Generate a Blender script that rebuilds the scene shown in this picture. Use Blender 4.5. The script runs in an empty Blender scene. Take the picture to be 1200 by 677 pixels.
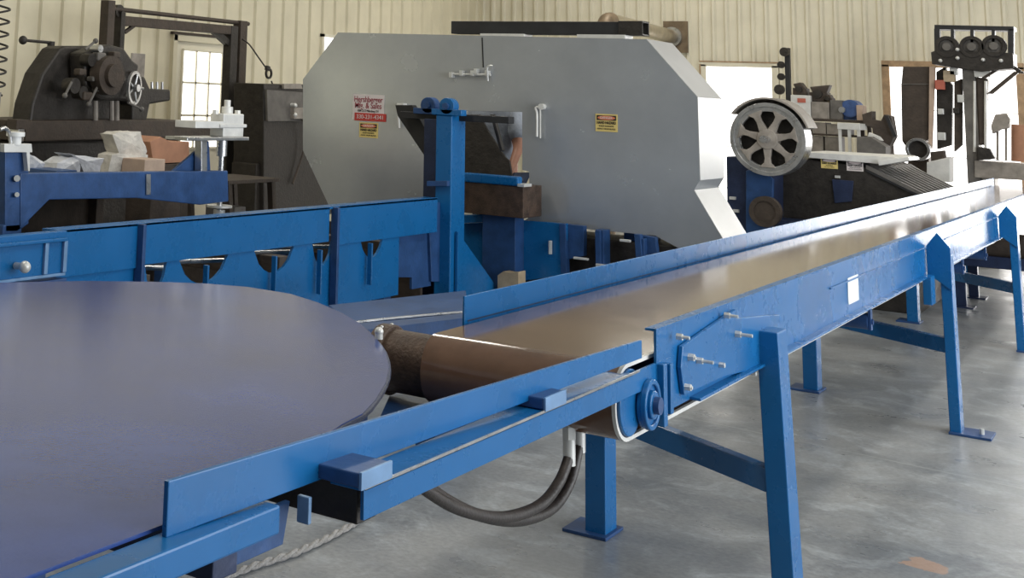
import bpy, math, random
from mathutils import Vector, Matrix
random.seed(7)
S = bpy.context.scene
COL = S.collection

# ------------------------------------------------------------------ camera
F, PX, PY, HC = 1521.11, 243.26, -143.95, 1.6
YAW, PITCH, ROLL = 0.6496986, -0.1621565, 0.0432433
def _rx(a): c, s = math.cos(a), math.sin(a); return Matrix(((1,0,0),(0,c,-s),(0,s,c)))
def _ry(a): c, s = math.cos(a), math.sin(a); return Matrix(((c,0,s),(0,1,0),(-s,0,c)))
def _rz(a): c, s = math.cos(a), math.sin(a); return Matrix(((c,-s,0),(s,c,0),(0,0,1)))
R = _rz(ROLL) @ _rx(PITCH) @ _ry(YAW)
RT = R.transposed()
def _w(v): return Vector((v[0], v[2], -v[1]))
cam_d = bpy.data.cameras.new('camera'); cam = bpy.data.objects.new('camera', cam_d); COL.objects.link(cam)
r_, d_, f_ = _w(R[0]), _w(R[1]), _w(R[2])
cam.matrix_world = Matrix.Translation((0,0,HC)) @ Matrix((r_, -d_, -f_)).transposed().to_4x4()
cam_d.sensor_fit = 'HORIZONTAL'; cam_d.sensor_width = 36
cam_d.lens = F/1200*36
cam_d.shift_x = (600-PX)/1200; cam_d.shift_y = (PY-338.5)/1200
cam_d.clip_end = 200
S.camera = cam

def W(ax, val, x, y):
    """point of the photograph at a known distance (the plane axis = val)"""
    d = _w(RT @ Vector(((x-PX)/F, (y-PY)/F, 1))); o = Vector((0,0,HC))
    t = (val-o[ax])/d[ax]
    return o+d*t

# ------------------------------------------------------------------ materials
M = {}
def mat(name, col, rough=.5, metal=0., var=.12, scale=6., bump=0., bscale=60., col2=None, spec=.5, thr=None, coat=0.):
    m = bpy.data.materials.new(name); m.use_nodes = True; nt = m.node_tree; N = nt.nodes; L = nt.links
    b = N['Principled BSDF']; b.inputs['Roughness'].default_value = rough; b.inputs['Metallic'].default_value = metal
    b.inputs['Specular IOR Level'].default_value = spec
    if coat: b.inputs['Coat Weight'].default_value = coat; b.inputs['Coat Roughness'].default_value = .12
    tc = N.new('ShaderNodeTexCoord'); nz = N.new('ShaderNodeTexNoise')
    nz.inputs['Scale'].default_value = scale; nz.inputs['Detail'].default_value = 6; nz.inputs['Roughness'].default_value = .62
    L.new(tc.outputs['Object'], nz.inputs['Vector'])
    cr = N.new('ShaderNodeValToRGB'); L.new(nz.outputs['Fac'], cr.inputs['Fac'])
    a, c = thr or (.3, .7)
    cr.color_ramp.elements[0].position = a; cr.color_ramp.elements[1].position = c
    c2 = col2 or tuple(min(1, v*(1+var)) for v in col)
    c1 = col if col2 else tuple(v*(1-var) for v in col)
    cr.color_ramp.elements[0].color = (*c1, 1); cr.color_ramp.elements[1].color = (*c2, 1)
    L.new(cr.outputs['Color'], b.inputs['Base Color'])
    mr = N.new('ShaderNodeMapRange'); mr.inputs['To Min'].default_value = max(.02, rough*.8); mr.inputs['To Max'].default_value = min(1, rough*1.25)
    L.new(nz.outputs['Fac'], mr.inputs['Value']); L.new(mr.outputs['Result'], b.inputs['Roughness'])
    if bump:
        n2 = N.new('ShaderNodeTexNoise'); n2.inputs['Scale'].default_value = bscale; n2.inputs['Detail'].default_value = 3
        L.new(tc.outputs['Object'], n2.inputs['Vector'])
        bp = N.new('ShaderNodeBump'); bp.inputs['Strength'].default_value = bump; bp.inputs['Distance'].default_value = .01
        L.new(n2.outputs['Fac'], bp.inputs['Height']); L.new(bp.outputs['Normal'], b.inputs['Normal'])
    M[name] = m; return m
def emit(name, col, s):
    m = bpy.data.materials.new(name); m.use_nodes = True; nt = m.node_tree
    b = nt.nodes['Principled BSDF']; b.inputs['Base Color'].default_value = (*[c*.5 for c in col], 1)
    b.inputs['Emission Color'].default_value = (*col, 1); b.inputs['Emission Strength'].default_value = s
    b.inputs['Roughness'].default_value = .2
    M[name] = m
mat('blue', (.006,.118,.33), .27, .0, .08, 5, .008, 60)
mat('blue_old', (.022,.070,.20), .42, .1, .25, 9, .12, 60)
mat('navy', (.022,.035,.085), .4, .2, .3, 8, .15, 50)
mat('blue_light', (.17,.30,.50), .35, .2, .15, 12)
mat('deck', (.037,.074,.26), .13, .0, .22, 2.2, .03, 120)
mat('belt', (.14,.078,.050), .12, .0, .25, 7, .015, 120, spec=.65, coat=.4)
mat('rubber', (.028,.022,.02), .45, 0, .3, 9, .2, 90)
mat('rust_drum', (.075,.047,.033), .5, .2, .5, 12, .35, 90)
mat('grey_paint', (.42,.435,.45), .25, .35, .07, 3, .04, 140)
mat('grey_side', (.42,.415,.41), .38, .2, .07, 3, .04, 140)
mat('iron', (.036,.031,.027), .5, .35, .35, 14, .4, 40)
mat('iron_brown', (.060,.045,.035), .6, .2, .3, 12, .4, 40)
mat('black', (.022,.022,.024), .5, .1, .3, 9)
mat('steel', (.50,.50,.50), .28, .85, .2, 14, .1, 80)
mat('zinc', (.66,.66,.64), .35, .3, .12, 14)
mat('white', (.82,.82,.80), .45, 0, .05, 9)
mat('white_metal', (.70,.69,.66), .4, .1, .12, 9, .1, 60)
mat('cream', (.70,.64,.48), .5, .05, .06, 3, .05, 60)
mat('cream_back', (.76,.71,.57), .5, .05, .06, 3, .05, 60)
mat('ceil', (.55,.54,.5), .7)
mat('trim_wood', (.40,.27,.16), .6, 0, .3, 12)
mat('card', (.40,.20,.12), .75, 0, .15, 9)
mat('card_pale', (.48,.36,.28), .75, 0, .15, 9)
mat('paper', (.60,.57,.52), .8, 0, .2, 12, .4, 30)
mat('plastic_bag', (.55,.56,.60), .4, 0, .15, 12, .4, 25)
mat('wood', (.42,.33,.22), .6, 0, .25, 9)
mat('bin', (.27,.24,.21), .6, 0, .3, 9, .1, 30)
mat('bin_dark', (.12,.11,.10), .6, 0, .3, 9, .1, 30)
mat('sign_white', (.80,.72,.70), .5, 0, .03, 9)
mat('sign_pink', (.72,.60,.60), .5, 0, .05, 9)
mat('sign_red', (.55,.05,.04), .5, 0, .03, 9)
mat('sign_orange', (.75,.22,.10), .5, 0, .03, 9)
mat('sign_yellow', (.80,.62,.22), .5, 0, .03, 9)
mat('ink', (.02,.018,.018), .6, 0, .05, 9)
mat('ink_red', (.30,.02,.04), .6, 0, .05, 9)
mat('skin', (.42,.20,.13), .5, 0, .08, 20)
mat('shirt', (.33,.36,.42), .8, 0, .22, 18, .5, 30)
mat('jeans', (.04,.055,.10), .8, 0, .2, 18, .4, 30)
mat('hair', (.03,.02,.014), .7)
mat('rope', (.32,.31,.30), .8, 0, .3, 60, .6, 120)
mat('pipe', (.42,.37,.28), .3, .75, .2, 9)
mat('vent', (.19,.14,.09), .5, .3, .3, 9)
mat('red_label', (.45,.12,.08), .6)
mat('blue_motor', (.05,.10,.26), .5, .1, .3, 12)
emit('daylight', (1,.97,.94), 2.3)
emit('glare_glow_warm', (1,.96,.70), 4.0)
emit('daylight_soft', (1,.98,.90), 1.9)

def floor_mat():
    m = bpy.data.materials.new('concrete'); m.use_nodes = True; nt = m.node_tree; N = nt.nodes; L = nt.links
    b = N['Principled BSDF']; tc = N.new('ShaderNodeTexCoord')
    def noise(sc, det=7, rough=.6, dist=0):
        n = N.new('ShaderNodeTexNoise'); n.inputs['Scale'].default_value = sc; n.inputs['Detail'].default_value = det
        n.inputs['Roughness'].default_value = rough; n.inputs['Distortion'].default_value = dist
        L.new(tc.outputs['Object'], n.inputs['Vector']); return n
    def ramp(src, p0, c0, p1, c1):
        r = N.new('ShaderNodeValToRGB'); r.color_ramp.elements[0].position = p0; r.color_ramp.elements[1].position = p1
        r.color_ramp.elements[0].color = (*c0,1); r.color_ramp.elements[1].color = (*c1,1); L.new(src, r.inputs['Fac']); return r
    def mix(a, bb, fac, t='MIX'):
        x = N.new('ShaderNodeMix'); x.data_type = 'RGBA'; x.blend_type = t
        if isinstance(fac, float): x.inputs[0].default_value = fac
        else: L.new(fac, x.inputs[0])
        L.new(a, x.inputs[6])
        if isinstance(bb, tuple): x.inputs[7].default_value = (*bb,1)
        else: L.new(bb, x.inputs[7])
        return x.outputs[2]
    big = ramp(noise(.8, 5, .6, .4).outputs['Fac'], .34, (.19,.21,.235), .70, (.38,.385,.385))
    med = ramp(noise(3.2, 8, .7, 1.2).outputs['Fac'], .5, (0,0,0), .78, (1,1,1))
    c = mix(big.outputs['Color'], (.50,.54,.57), med.outputs['Color'])
    dark = ramp(noise(1.7, 8, .65, 1.).outputs['Fac'], .56, (0,0,0), .74, (.7,.7,.7))
    c = mix(c, (.13,.145,.165), dark.outputs['Color'])
    fine = ramp(noise(45, 3).outputs['Fac'], .3, (.8,.8,.8), .7, (1.12,1.12,1.12))
    c = mix(c, fine.outputs['Color'], 1.0, 'MULTIPLY')
    sep = N.new('ShaderNodeSeparateXYZ'); L.new(tc.outputs['Object'], sep.inputs[0])
    # saw-cut joint with pale edge, and an orange paint stain
    def mth(op, a, bb):
        x = N.new('ShaderNodeMath'); x.operation = op
        for i, v in enumerate((a, bb)):
            if isinstance(v, (int, float)): x.inputs[i].default_value = v
            else: L.new(v, x.inputs[i])
        return x.outputs[0]
    p0, p1 = W(2,0,928,515), W(2,0,1160,564)
    dx, dy = (p1-p0).x, (p1-p0).y; ln = math.hypot(dx, dy); nx, ny = -dy/ln, dx/ln
    dist = mth('ABSOLUTE', mth('ADD', mth('ADD', mth('MULTIPLY', sep.outputs[0], nx), mth('MULTIPLY', sep.outputs[1], ny)), -(p0.x*nx+p0.y*ny)), 0)
    wob = noise(2.5, 3)
    line = mth('LESS_THAN', dist, mth('MULTIPLY', wob.outputs['Fac'], .016))
    c = mix(c, (.42,.44,.44), mth('MULTIPLY', line, .6))
    q = W(2,0,1083,662)
    d2 = N.new('ShaderNodeVectorMath'); d2.operation = 'DISTANCE'; L.new(tc.outputs['Object'], d2.inputs[0]); d2.inputs[1].default_value = q
    st = mth('LESS_THAN', mth('ADD', d2.outputs['Value'], mth('MULTIPLY', noise(9).outputs['Fac'], .16)), .15)
    c = mix(c, (.55,.32,.20), mth('MULTIPLY', st, .6))
    L.new(c, b.inputs['Base Color'])
    rr = ramp(noise(2.2, 5).outputs['Fac'], .3, (.22,.22,.22), .7, (.5,.5,.5)); L.new(rr.outputs['Color'], b.inputs['Roughness'])
    bp = N.new('ShaderNodeBump'); bp.inputs['Strength'].default_value = .12; bp.inputs['Distance'].default_value = .01
    L.new(noise(30).outputs['Fac'], bp.inputs['Height']); L.new(bp.outputs['Normal'], b.inputs['Normal'])
    M['concrete'] = m
floor_mat()

# ------------------------------------------------------------------ mesh helpers
class MB:
    def __init__(s): s.v = []; s.f = []; s.sm = []
    def add(s, vs, fs, smooth=False):
        o = len(s.v); s.v += [Vector(v) for v in vs]; s.f += [tuple(i+o for i in f) for f in fs]; s.sm += [smooth]*len(fs); return s
    def box(s, x0, x1, y0, y1, z0, z1):
        x0,x1 = sorted((x0,x1)); y0,y1 = sorted((y0,y1)); z0,z1 = sorted((z0,z1))
        vs = [(x,y,z) for z in (z0,z1) for y in (y0,y1) for x in (x0,x1)]
        return s.add(vs, [(0,2,3,1),(4,5,7,6),(0,1,5,4),(2,6,7,3),(0,4,6,2),(1,3,7,5)])
    def prism(s, pts, vec):
        n = len(pts); p = [Vector(q) for q in pts]; vec = Vector(vec)
        return s.add(p+[q+vec for q in p], [tuple(range(n))[::-1], tuple(range(n,2*n))]+[(i,(i+1)%n,n+(i+1)%n,n+i) for i in range(n)])
    def ppx(s, poly, ax, val, depth):
        """outline at plane axis=val, given real thickness 'depth' along that axis"""
        v = Vector((0,0,0)); v[ax] = depth
        return s.prism([W(ax,val,*q) for q in poly], v)
    def cyl(s, a, b, r, n=24, r2=None, smooth=True, caps=True):
        a = Vector(a); b = Vector(b); r2 = r if r2 is None else r2
        z = (b-a).normalized(); x = z.orthogonal().normalized(); y = z.cross(x)
        ring = lambda c, rr: [c+(x*math.cos(t)+y*math.sin(t))*rr for t in [2*math.pi*i/n for i in range(n)]]
        s.add(ring(a,r)+ring(b,r2), [(i,(i+1)%n,n+(i+1)%n,n+i) for i in range(n)], smooth)
        if caps: s.add(ring(a,r), [tuple(range(n))[::-1]]); s.add(ring(b,r2), [tuple(range(n))])
        return s
    def ring(s, c, axis, ri, ro, d, n=40, a0=0, a1=2*math.pi):
        """annulus with thickness d along axis"""
        c = Vector(c); z = Vector(axis).normalized()
        x = Vector((0,0,1)) if abs(z.z) < .9 else Vector((1,0,0)); x = (x-z*x.dot(z)).normalized(); y = z.cross(x)
        full = abs(a1-a0-2*math.pi) < 1e-6; m = n if full else n+1; vs = []
        for i in range(m):
            t = a0+(a1-a0)*i/n; u = x*math.cos(t)+y*math.sin(t)
            vs += [c+u*ri, c+u*ro, c+u*ro+z*d, c+u*ri+z*d]
        fs = []
        for i in range(n):
            j = (i+1) % m
            for k in range(4): fs.append((i*4+k, i*4+(k+1)%4, j*4+(k+1)%4, j*4+k))
        if not full: fs += [(0,3,2,1), ((m-1)*4,(m-1)*4+1,(m-1)*4+2,(m-1)*4+3)]
        return s.add(vs, fs)
    def tube(s, pts, r, n=10, sub=6, closed=False):
        P = [Vector(p) for p in pts]; Q = []
        if sub > 1 and len(P) > 2:
            for i in range(len(P)-1):
                p0, p1, p2, p3 = P[max(i-1,0)], P[i], P[i+1], P[min(i+2,len(P)-1)]
                for k in range(sub):
                    t = k/sub; Q.append(.5*((2*p1)+(p2-p0)*t+(2*p0-5*p1+4*p2-p3)*t*t+(3*p1-p0-3*p2+p3)*t**3))
            Q.append(P[-1])
        else: Q = P
        up = None; vs = []; m = len(Q)
        for i, q in enumerate(Q):
            z = (Q[min(i+1,m-1)]-Q[max(i-1,0)]).normalized()
            x = z.orthogonal().normalized() if up is None else (up-z*up.dot(z)).normalized()
            up = x; y = z.cross(x)
            vs += [q+(x*math.cos(t)+y*math.sin(t))*r for t in [2*math.pi*k/n for k in range(n)]]
        fs = [(i*n+k, i*n+(k+1)%n, (i+1)*n+(k+1)%n, (i+1)*n+k) for i in range(m-1) for k in range(n)]
        fs += []
        s.add(vs, fs, True); s.add(vs[:n], [tuple(range(n))[::-1]]); s.add(vs[-n:], [tuple(range(n))]); return s
    def sphere(s, c, r, n=16, sx=1, sy=1, sz=1):
        c = Vector(c); vs = []; k = n//2
        for j in range(k+1):
            th = math.pi*j/k
            for i in range(n):
                ph = 2*math.pi*i/n; vs.append(c+Vector((sx*math.sin(th)*math.cos(ph), sy*math.sin(th)*math.sin(ph), sz*math.cos(th)))*r)
        return s.add(vs, [(j*n+i,(j+1)*n+i,(j+1)*n+(i+1)%n,j*n+(i+1)%n) for j in range(k) for i in range(n)], True)
    def build(s, name, m, parent=None, bevel=0., label=None):
        me = bpy.data.meshes.new(name)
        off = parent['_o'] if parent is not None and '_o' in parent else None
        o_ = Vector(off) if off is not None else Vector((0,0,0))
        me.from_pydata([v-o_ for v in s.v], [], s.f); me.validate()
        me.polygons.foreach_set('use_smooth', s.sm[:len(me.polygons)] if len(s.sm) >= len(me.polygons) else [False]*len(me.polygons))
        import bmesh
        b = bmesh.new(); b.from_mesh(me); bmesh.ops.remove_doubles(b, verts=b.verts, dist=1e-5)
        bmesh.ops.recalc_face_normals(b, faces=b.faces); b.to_mesh(me); b.free()
        if any(s.sm): me.set_sharp_from_angle(angle=math.radians(38))
        me.materials.append(M[m] if isinstance(m, str) else m)
        o = bpy.data.objects.new(name, me); COL.objects.link(o)
        if parent is not None:
            o.parent = parent
            if parent.type == 'MESH' and not '_root' in parent: pass
            o['_o'] = list(o_) 
        else: o['_o'] = [0,0,0]
        if bevel:
            md = o.modifiers.new('bevel','BEVEL'); md.width = bevel; md.segments = 2; md.limit_method = 'ANGLE'; md.angle_limit = math.radians(40)
        if label: o['label'] = label
        return o
def boxes(nm, lst, m, parent, bevel=0.):
    return [MB().box(*b).build(nm, m, parent, bevel) for b in lst]
def thing(name, label, cat, loc=(0,0,0), group=None):
    o = bpy.data.objects.new(name, None); COL.objects.link(o); o.location = loc; o['_o'] = list(loc)
    o['label'] = label; o['category'] = cat
    if group: o['group'] = group
    o.empty_display_size = .1
    return o
def tag(o, label, cat, group=None, kind=None):
    o['label'] = label; o['category'] = cat
    if group: o['group'] = group
    if kind: o['kind'] = kind
    return o
def struct(o): o['kind'] = 'structure'; return o
def text(name, body, loc, size, m, parent, ax='Y', xs=1., bold=0., fit=None):
    c = bpy.data.curves.new(name, 'FONT'); c.body = body; c.size = size; c.align_x = 'CENTER'; c.align_y = 'CENTER'; c.extrude = .0006
    c.offset = bold
    o = bpy.data.objects.new(name, c); COL.objects.link(o); o.parent = parent
    o.location = Vector(loc)-Vector(parent['_o']); o.rotation_euler = (math.pi/2,0,0) if ax == 'Y' else (math.pi/2,0,math.pi/2)
    o.scale.x = xs; c.materials.append(M[m])
    me = bpy.data.meshes.new_from_object(o); n = bpy.data.objects.new(name, me); COL.objects.link(n); n.parent = parent
    n.location = o.location; n.rotation_euler = o.rotation_euler
    wd_ = max(v.co.x for v in me.vertices)-min(v.co.x for v in me.vertices)
    n.scale.x = xs if fit is None else min(1.15, fit/wd_); n['_o'] = parent['_o']
    bpy.data.objects.remove(o); return n

# ------------------------------------------------------------------ the building
XL, YB, HT = -9.0, 19.2, 5.4
struct(MB().box(XL-.1, 8, -6, YB+.1, -.1, 0).build('floor', 'concrete'))
struct(MB().box(XL-.1, 8, -6, YB+.1, HT, HT+.1).build('ceiling', 'ceil'))
def ribbed(mb, fn, a, b, z0, z1, pitch, w, d, phase=0., minor=True):
    """sheet-metal cladding from a to b along the wall; fn(s, out, z) -> point"""
    prof = []
    k = math.floor((a-phase)/pitch)
    while phase+k*pitch < b:
        s = phase+k*pitch
        prof += [(s-w*.5,0),(s-w*.22,d),(s+w*.22,d),(s+w*.5,0)]
        if minor:
            for q in (.36,.64): prof += [(s+pitch*q-.012,0),(s+pitch*q,d*.22),(s+pitch*q+.012,0)]
        k += 1
    prof = [p for p in prof if a < p[0] < b]; prof = [(a,0)]+prof+[(b,0)]
    n = len(prof)
    mb.add([fn(s,o,z0) for s,o in prof]+[fn(s,o,z1) for s,o in prof], [(i,i+1,n+i+1,n+i) for i in range(n-1)])
    mb.add([fn(a,-.05,z0),fn(b,-.05,z0),fn(b,-.05,z1),fn(a,-.05,z1)], [(0,1,2,3)])
fl = lambda s,o,z: (XL+o, s, z)
fb = lambda s,o,z: (s, YB-o, z)
DL = (11.30, 12.42, 2.19)       # door in the wall along the log bed
WL = (14.40, 15.9, 1.2, 2.38)
w = MB()
ph = 8.925
W2 = (2.7, 3.9, 1.25, 2.05)
for a,b,z0,z1 in ((-6,W2[0],0,HT),(W2[0],W2[1],0,W2[2]),(W2[0],W2[1],W2[3],HT),(W2[1],DL[0],0,HT),(DL[0],DL[1],DL[2],HT),(DL[1],WL[0],0,HT),(WL[0],WL[1],WL[3],HT),(WL[0],WL[1],0,WL[2]),(WL[1],YB,0,HT)):
    ribbed(w, fl, a, b, z0, z1, .306, .045, .032, ph, False)
struct(w.build('wall_left', 'cream'))
D2, D3 = (-5.56,-4.60,2.26), (-3.22,-1.72,2.31)
w = MB()
for a,b,z0,z1 in ((XL,D2[0],0,HT),(D2[0],D2[1],D2[2],HT),(D2[1],D3[0],0,HT),(D3[0],D3[1],D3[2],HT),(D3[1],8,0,HT)):
    ribbed(w, fb, a, b, z0, z1, .178, .075, .040, -8.97, False)
struct(w.build('wall_back', 'cream_back'))
struct(MB().box(XL, XL+.05, YB-.05, YB, 0, HT).build('trim_1', 'cream'))
# panelled door with nine lights
d = struct(MB().box(XL-.03, XL+.01, DL[0]+.07, DL[1]-.07, 0, DL[2]-.07).build('door_1', 'cream_back'))
MB().box(XL-.04,XL+.05,DL[0],DL[0]+.07,0,DL[2]).box(XL-.04,XL+.05,DL[1]-.07,DL[1],0,DL[2]).box(XL-.04,XL+.05,DL[0],DL[1],DL[2]-.07,DL[2]).build('door_frame','cream',d,.004)
ga, gb, g0, g1 = 11.50, 12.24, .95, 2.03
MB().box(XL+.01,XL+.018,ga,gb,g0,g1).build('glazing','daylight_soft',d)
mb = MB()
for i in range(4):
    y = ga+(gb-ga)*i/3; z = g0+(g1-g0)*i/3
    mb.box(XL+.01,XL+.035,y-.012,y+.012,g0,g1); mb.box(XL+.01,XL+.035,ga,gb,z-.012,z+.012)
mb.build('glazing_bars','cream_back',d)
MB().box(XL+.01,XL+.06,DL[0]-.02,DL[1]+.02,DL[2],DL[2]+.03).build('drip_edge','iron_brown',d)
MB().cyl((XL+.01,11.45,.95),(XL+.07,11.45,.95),.02).sphere((XL+.08,11.45,.95),.03).build('handle','steel',d)
# window further along
d = struct(MB().box(XL-.03,XL+.0,WL[0],WL[1],WL[2],WL[3]).build('window_1','daylight'))
mb = MB().box(XL-.03,XL+.04,WL[0],WL[0]+.05,WL[2],WL[3]).box(XL-.03,XL+.04,WL[1]-.05,WL[1],WL[2],WL[3]).box(XL-.03,XL+.04,WL[0],WL[1],WL[3]-.04,WL[3]).box(XL-.03,XL+.05,WL[0],WL[1],WL[2],WL[2]+.05)
mb.build('window_frame','cream_back',d)
d = struct(MB().box(XL-.03,XL+.0,W2[0],W2[1],W2[2],W2[3]).build('glare_window','glare_glow_warm'))  # unseen window added to put a warm glare spot on the housing
MB().box(XL-.03,XL+.04,W2[0]-.03,W2[0]+.03,W2[2],W2[3]).box(XL-.03,XL+.04,W2[1]-.03,W2[1]+.03,W2[2],W2[3]).box(XL-.03,XL+.04,W2[0],W2[1],W2[3]-.03,W2[3]+.03).box(XL-.03,XL+.05,W2[0],W2[1],W2[2]-.03,W2[2]+.03).build('window_frame','cream_back',d)
# two glaring daylit doorways in the end wall
for nm, (a,b,z) in (('door_2',D2),('door_3',D3)):
    d = struct(MB().box(a+.03,b-.03,YB-.01,YB+.03,0,z-.03).build(nm,'daylight'))
    MB().box(a-.05,a+.04,YB-.05,YB+.04,0,z).box(b-.04,b+.05,YB-.05,YB+.04,0,z).box(a-.05,b+.05,YB-.05,YB+.04,z-.03,z+.05).build('door_frame','trim_wood' if nm=='door_3' else 'cream_back',d,.004)
    mb = MB()
    for k in range(1,4): mb.box(a+.03,b-.03,YB-.014,YB-.008,z*k/4-.006,z*k/4+.006)
    mb.build('panel_joints','white',d)
    if nm == 'door_2': MB().box(a-.05,a-.03,YB-.055,YB+.04,0,z).box(a-.05,b+.05,YB-.055,YB,z+.03,z+.05).build('rusty_edge','trim_wood',d)

# unseen glowing doorway added past the conveyor's end to throw glare on the rails
d = struct(MB().box(-1.45,.45,YB-.06,YB-.03,0,3.1).build('glare_doorway','daylight'))
MB().box(-1.52,-1.45,YB-.09,YB-.03,0,3.17).box(.45,.52,YB-.09,YB-.03,0,3.17).box(-1.52,.52,YB-.09,YB-.03,3.1,3.17).build('door_frame','cream_back',d,.004)

# ------------------------------------------------------------------ exhaust pipe through the end wall
ex = thing('exhaust_pipe','dull silver exhaust pipe running above the grey saw housing to the end wall','pipe',(-5.97,YB,2.64))
yE = 16.6
MB().tube([(-5.97,YB-.10,2.64),(-5.97,17.9,2.67),(-5.97,yE,2.70)],.10,20,4).build('straight_pipe','pipe',ex)
MB().tube([(-5.97,yE,2.70),(-5.97,yE-.14,2.67),(-5.97,yE-.2,2.55),(-5.97,yE-.2,2.2),(-5.97,yE-.2,.5),(-5.97,yE-.2,.0)],.11,20,5).build('elbow','vent',ex)
MB().ring((-5.97,YB-.13,2.64),(0,1,0),.06,.14,.04).build('collar','steel',ex)
p0, p1 = W(1,YB-.05,778,25), W(1,YB-.05,807,62)
MB().box(p0.x,p1.x,YB-.085,YB-.06,p1.z,p0.z).build('wall_plate','vent',ex)

# ------------------------------------------------------------------ main conveyor
XN, XF = -1.20, -1.80
ZT, ZBelt, ZB = 1.015, .945, .755
YE = 16.7
cv = thing('belt_conveyor','long blue steel belt conveyor on splayed box legs reaching towards the end wall','conveyor',(-1.5,3.5,0))
# belt loop
PC = Vector((0,3.50,(ZBelt+ZB)/2)); pr_ = (ZBelt-ZB)/2
def belt_profile(r):
    pts = [(YE-.1, PC.z+r)]
    for i in range(17):
        t = math.pi/2+math.pi*i/16; pts.append((PC.y+math.cos(t)*r, PC.z+math.sin(t)*r))
    pts.append((YE-.1, PC.z-r))
    for i in range(1,16):
        t = -math.pi/2+math.pi*i/16; pts.append((YE-.1+math.cos(t)*r, PC.z+math.sin(t)*r))
    return pts
def loop_strip(x0, x1, r0, r1):
    mb = MB(); A, B = belt_profile(r1), belt_profile(r0); n = len(A)
    vs = [(x0,y,z) for y,z in A]+[(x1,y,z) for y,z in A]+[(x0,y,z) for y,z in B]+[(x1,y,z) for y,z in B]
    fs = []
    for i in range(n):
        j = (i+1)%n
        fs += [(i,j,n+j,n+i),(2*n+i,3*n+i,3*n+j,2*n+j),(i,2*n+i,2*n+j,j),(n+i,n+j,3*n+j,3*n+i)]
    mb.add(vs, fs, True); return mb
bl = loop_strip(XF+.03, XN-.03, pr_-.008, pr_).build('belt','belt',cv)
loop_strip(XN-.0295, XN-.020, pr_-.009, pr_+.001).build('belt_edge','white_metal',bl)
tp_ = MB().cyl((-1.93,PC.y,PC.z),(XN-.035,PC.y,PC.z),pr_-.009,40).build('tail_pulley','rust_drum',cv)
MB().ring((-1.95,PC.y,PC.z),(1,0,0),.055,pr_+.002,.045,40).build('end_flange','rust_drum',tp_,.004)
for k in range(10):
    t = 2*math.pi*k/10; p = Vector((-1.952,PC.y+math.cos(t)*.075,PC.z+math.sin(t)*.075)); q = Vector((-1.93,PC.y+math.cos(t)*(pr_+.001),PC.z+math.sin(t)*(pr_+.001)))
    MB().sphere(q,.006,8).build('flange_screw','zinc',tp_)
MB().cyl((XF+.03,YE-.1,PC.z),(XN-.035,YE-.1,PC.z),pr_-.009,30).build('head_pulley','rust_drum',cv)
MB().box(XF+.02,XN-.02,3.75,YE-.3,PC.z-.03,ZBelt-.010).build('slider_bed','blue_old',cv)
# side rails
rn = MB().box(XN-.006,XN,3.66,YE,ZB+.035,ZT).box(XN-.006,XN+.03,3.95,YE,ZB+.035,ZB+.043).box(XN-.03,XN,3.66,YE,ZT-.006,ZT).build('side_rail','blue',cv,.002)
MB().box(XN,XN+.007,5.75,8.2,.928,.934).box(XN,XN+.006,8.75,11.9,.928,.934).build('weld_seam','blue',rn)
MB().ppx([(795,405),(858,362),(858,372),(910,368),(910,425),(845,440),(797,462),(793,430)],0,XN+.001,.012).build('tensioner_plate','blue',cv,.002)
rf = MB().box(XF,XF+.006,3.73,YE,.87,1.02).box(XF-.05,XF,3.73,YE,.87,.876).build('side_rail','blue',cv,.002)
MB().box(XF,XF+.008,3.75,YE,.945,.949).build('weld_seam','navy',rf)
# legs, cross braces, feet
frames = ((4.65,5.12,-1.198,-1.13,0),(8.08,8.60,-1.140,-1.088,1),(11.3,12.1,-1.140,-1.088,1),(15.0,15.5,-1.140,-1.088,1))
for k,(yn,yf,x0,x1,pt) in enumerate(frames):
    sp_ = .012 if pt else .035
    mb = MB().add([(x0+sp_,yn,0),(x1+sp_,yn,0),(x1+sp_,yn+.12,0),(x0+sp_,yn+.12,0),(x0,yn,.90),(x1,yn,.90),(x1,yn+.12,.90),(x0,yn+.12,.90)],[(3,2,1,0),(4,5,6,7),(0,1,5,4),(1,2,6,5),(2,3,7,6),(3,0,4,7)])
    lg = mb.build('leg','blue',cv,.004)
    if pt: MB().prism([(XN+.002,yn-.012,.80),(x1+.004,yn-.012,.72),(x1+.004,yn-.012,.94),((XN+x1)/2,yn-.012,ZT),(XN+.002,yn-.012,.94)],(0,.02,0)).build('gable_plate','blue',lg,.002)
    MB().box(x0+.01,x1+.15,yn-.03,yn+.17,0,.012).build('foot_plate','blue_old',lg,.002)
    MB().cyl((x1+.10,yn+.05,.01),(x1+.10,yn+.05,.04),.012,8).build('anchor_bolt','zinc',lg)
    lf = MB().box(-1.955,-1.875,yf,yf+.12,0,.86).build('leg','blue',cv,.004)
    MB().box(-2.03,-1.86,yf-.04,yf+.15,0,.012).build('foot_plate','blue_old',lf,.002)
    MB().box(-1.88,-1.78,yf+.02,yf+.10,.80,.868).build('leg_bracket','blue_old',cv)
    MB().prism([(-1.877,yf+.02,.395),(x0+.012,yn+.03,.395),(x0+.012,yn+.03,.47),(-1.877,yf+.02,.47)],(0,.06,0)).build('cross_brace','blue',cv,.003)
MB().box(XN+.01,XN+.05,7.86,7.98,.66,.80).build('hanger_bracket','blue',cv,.003)
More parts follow.
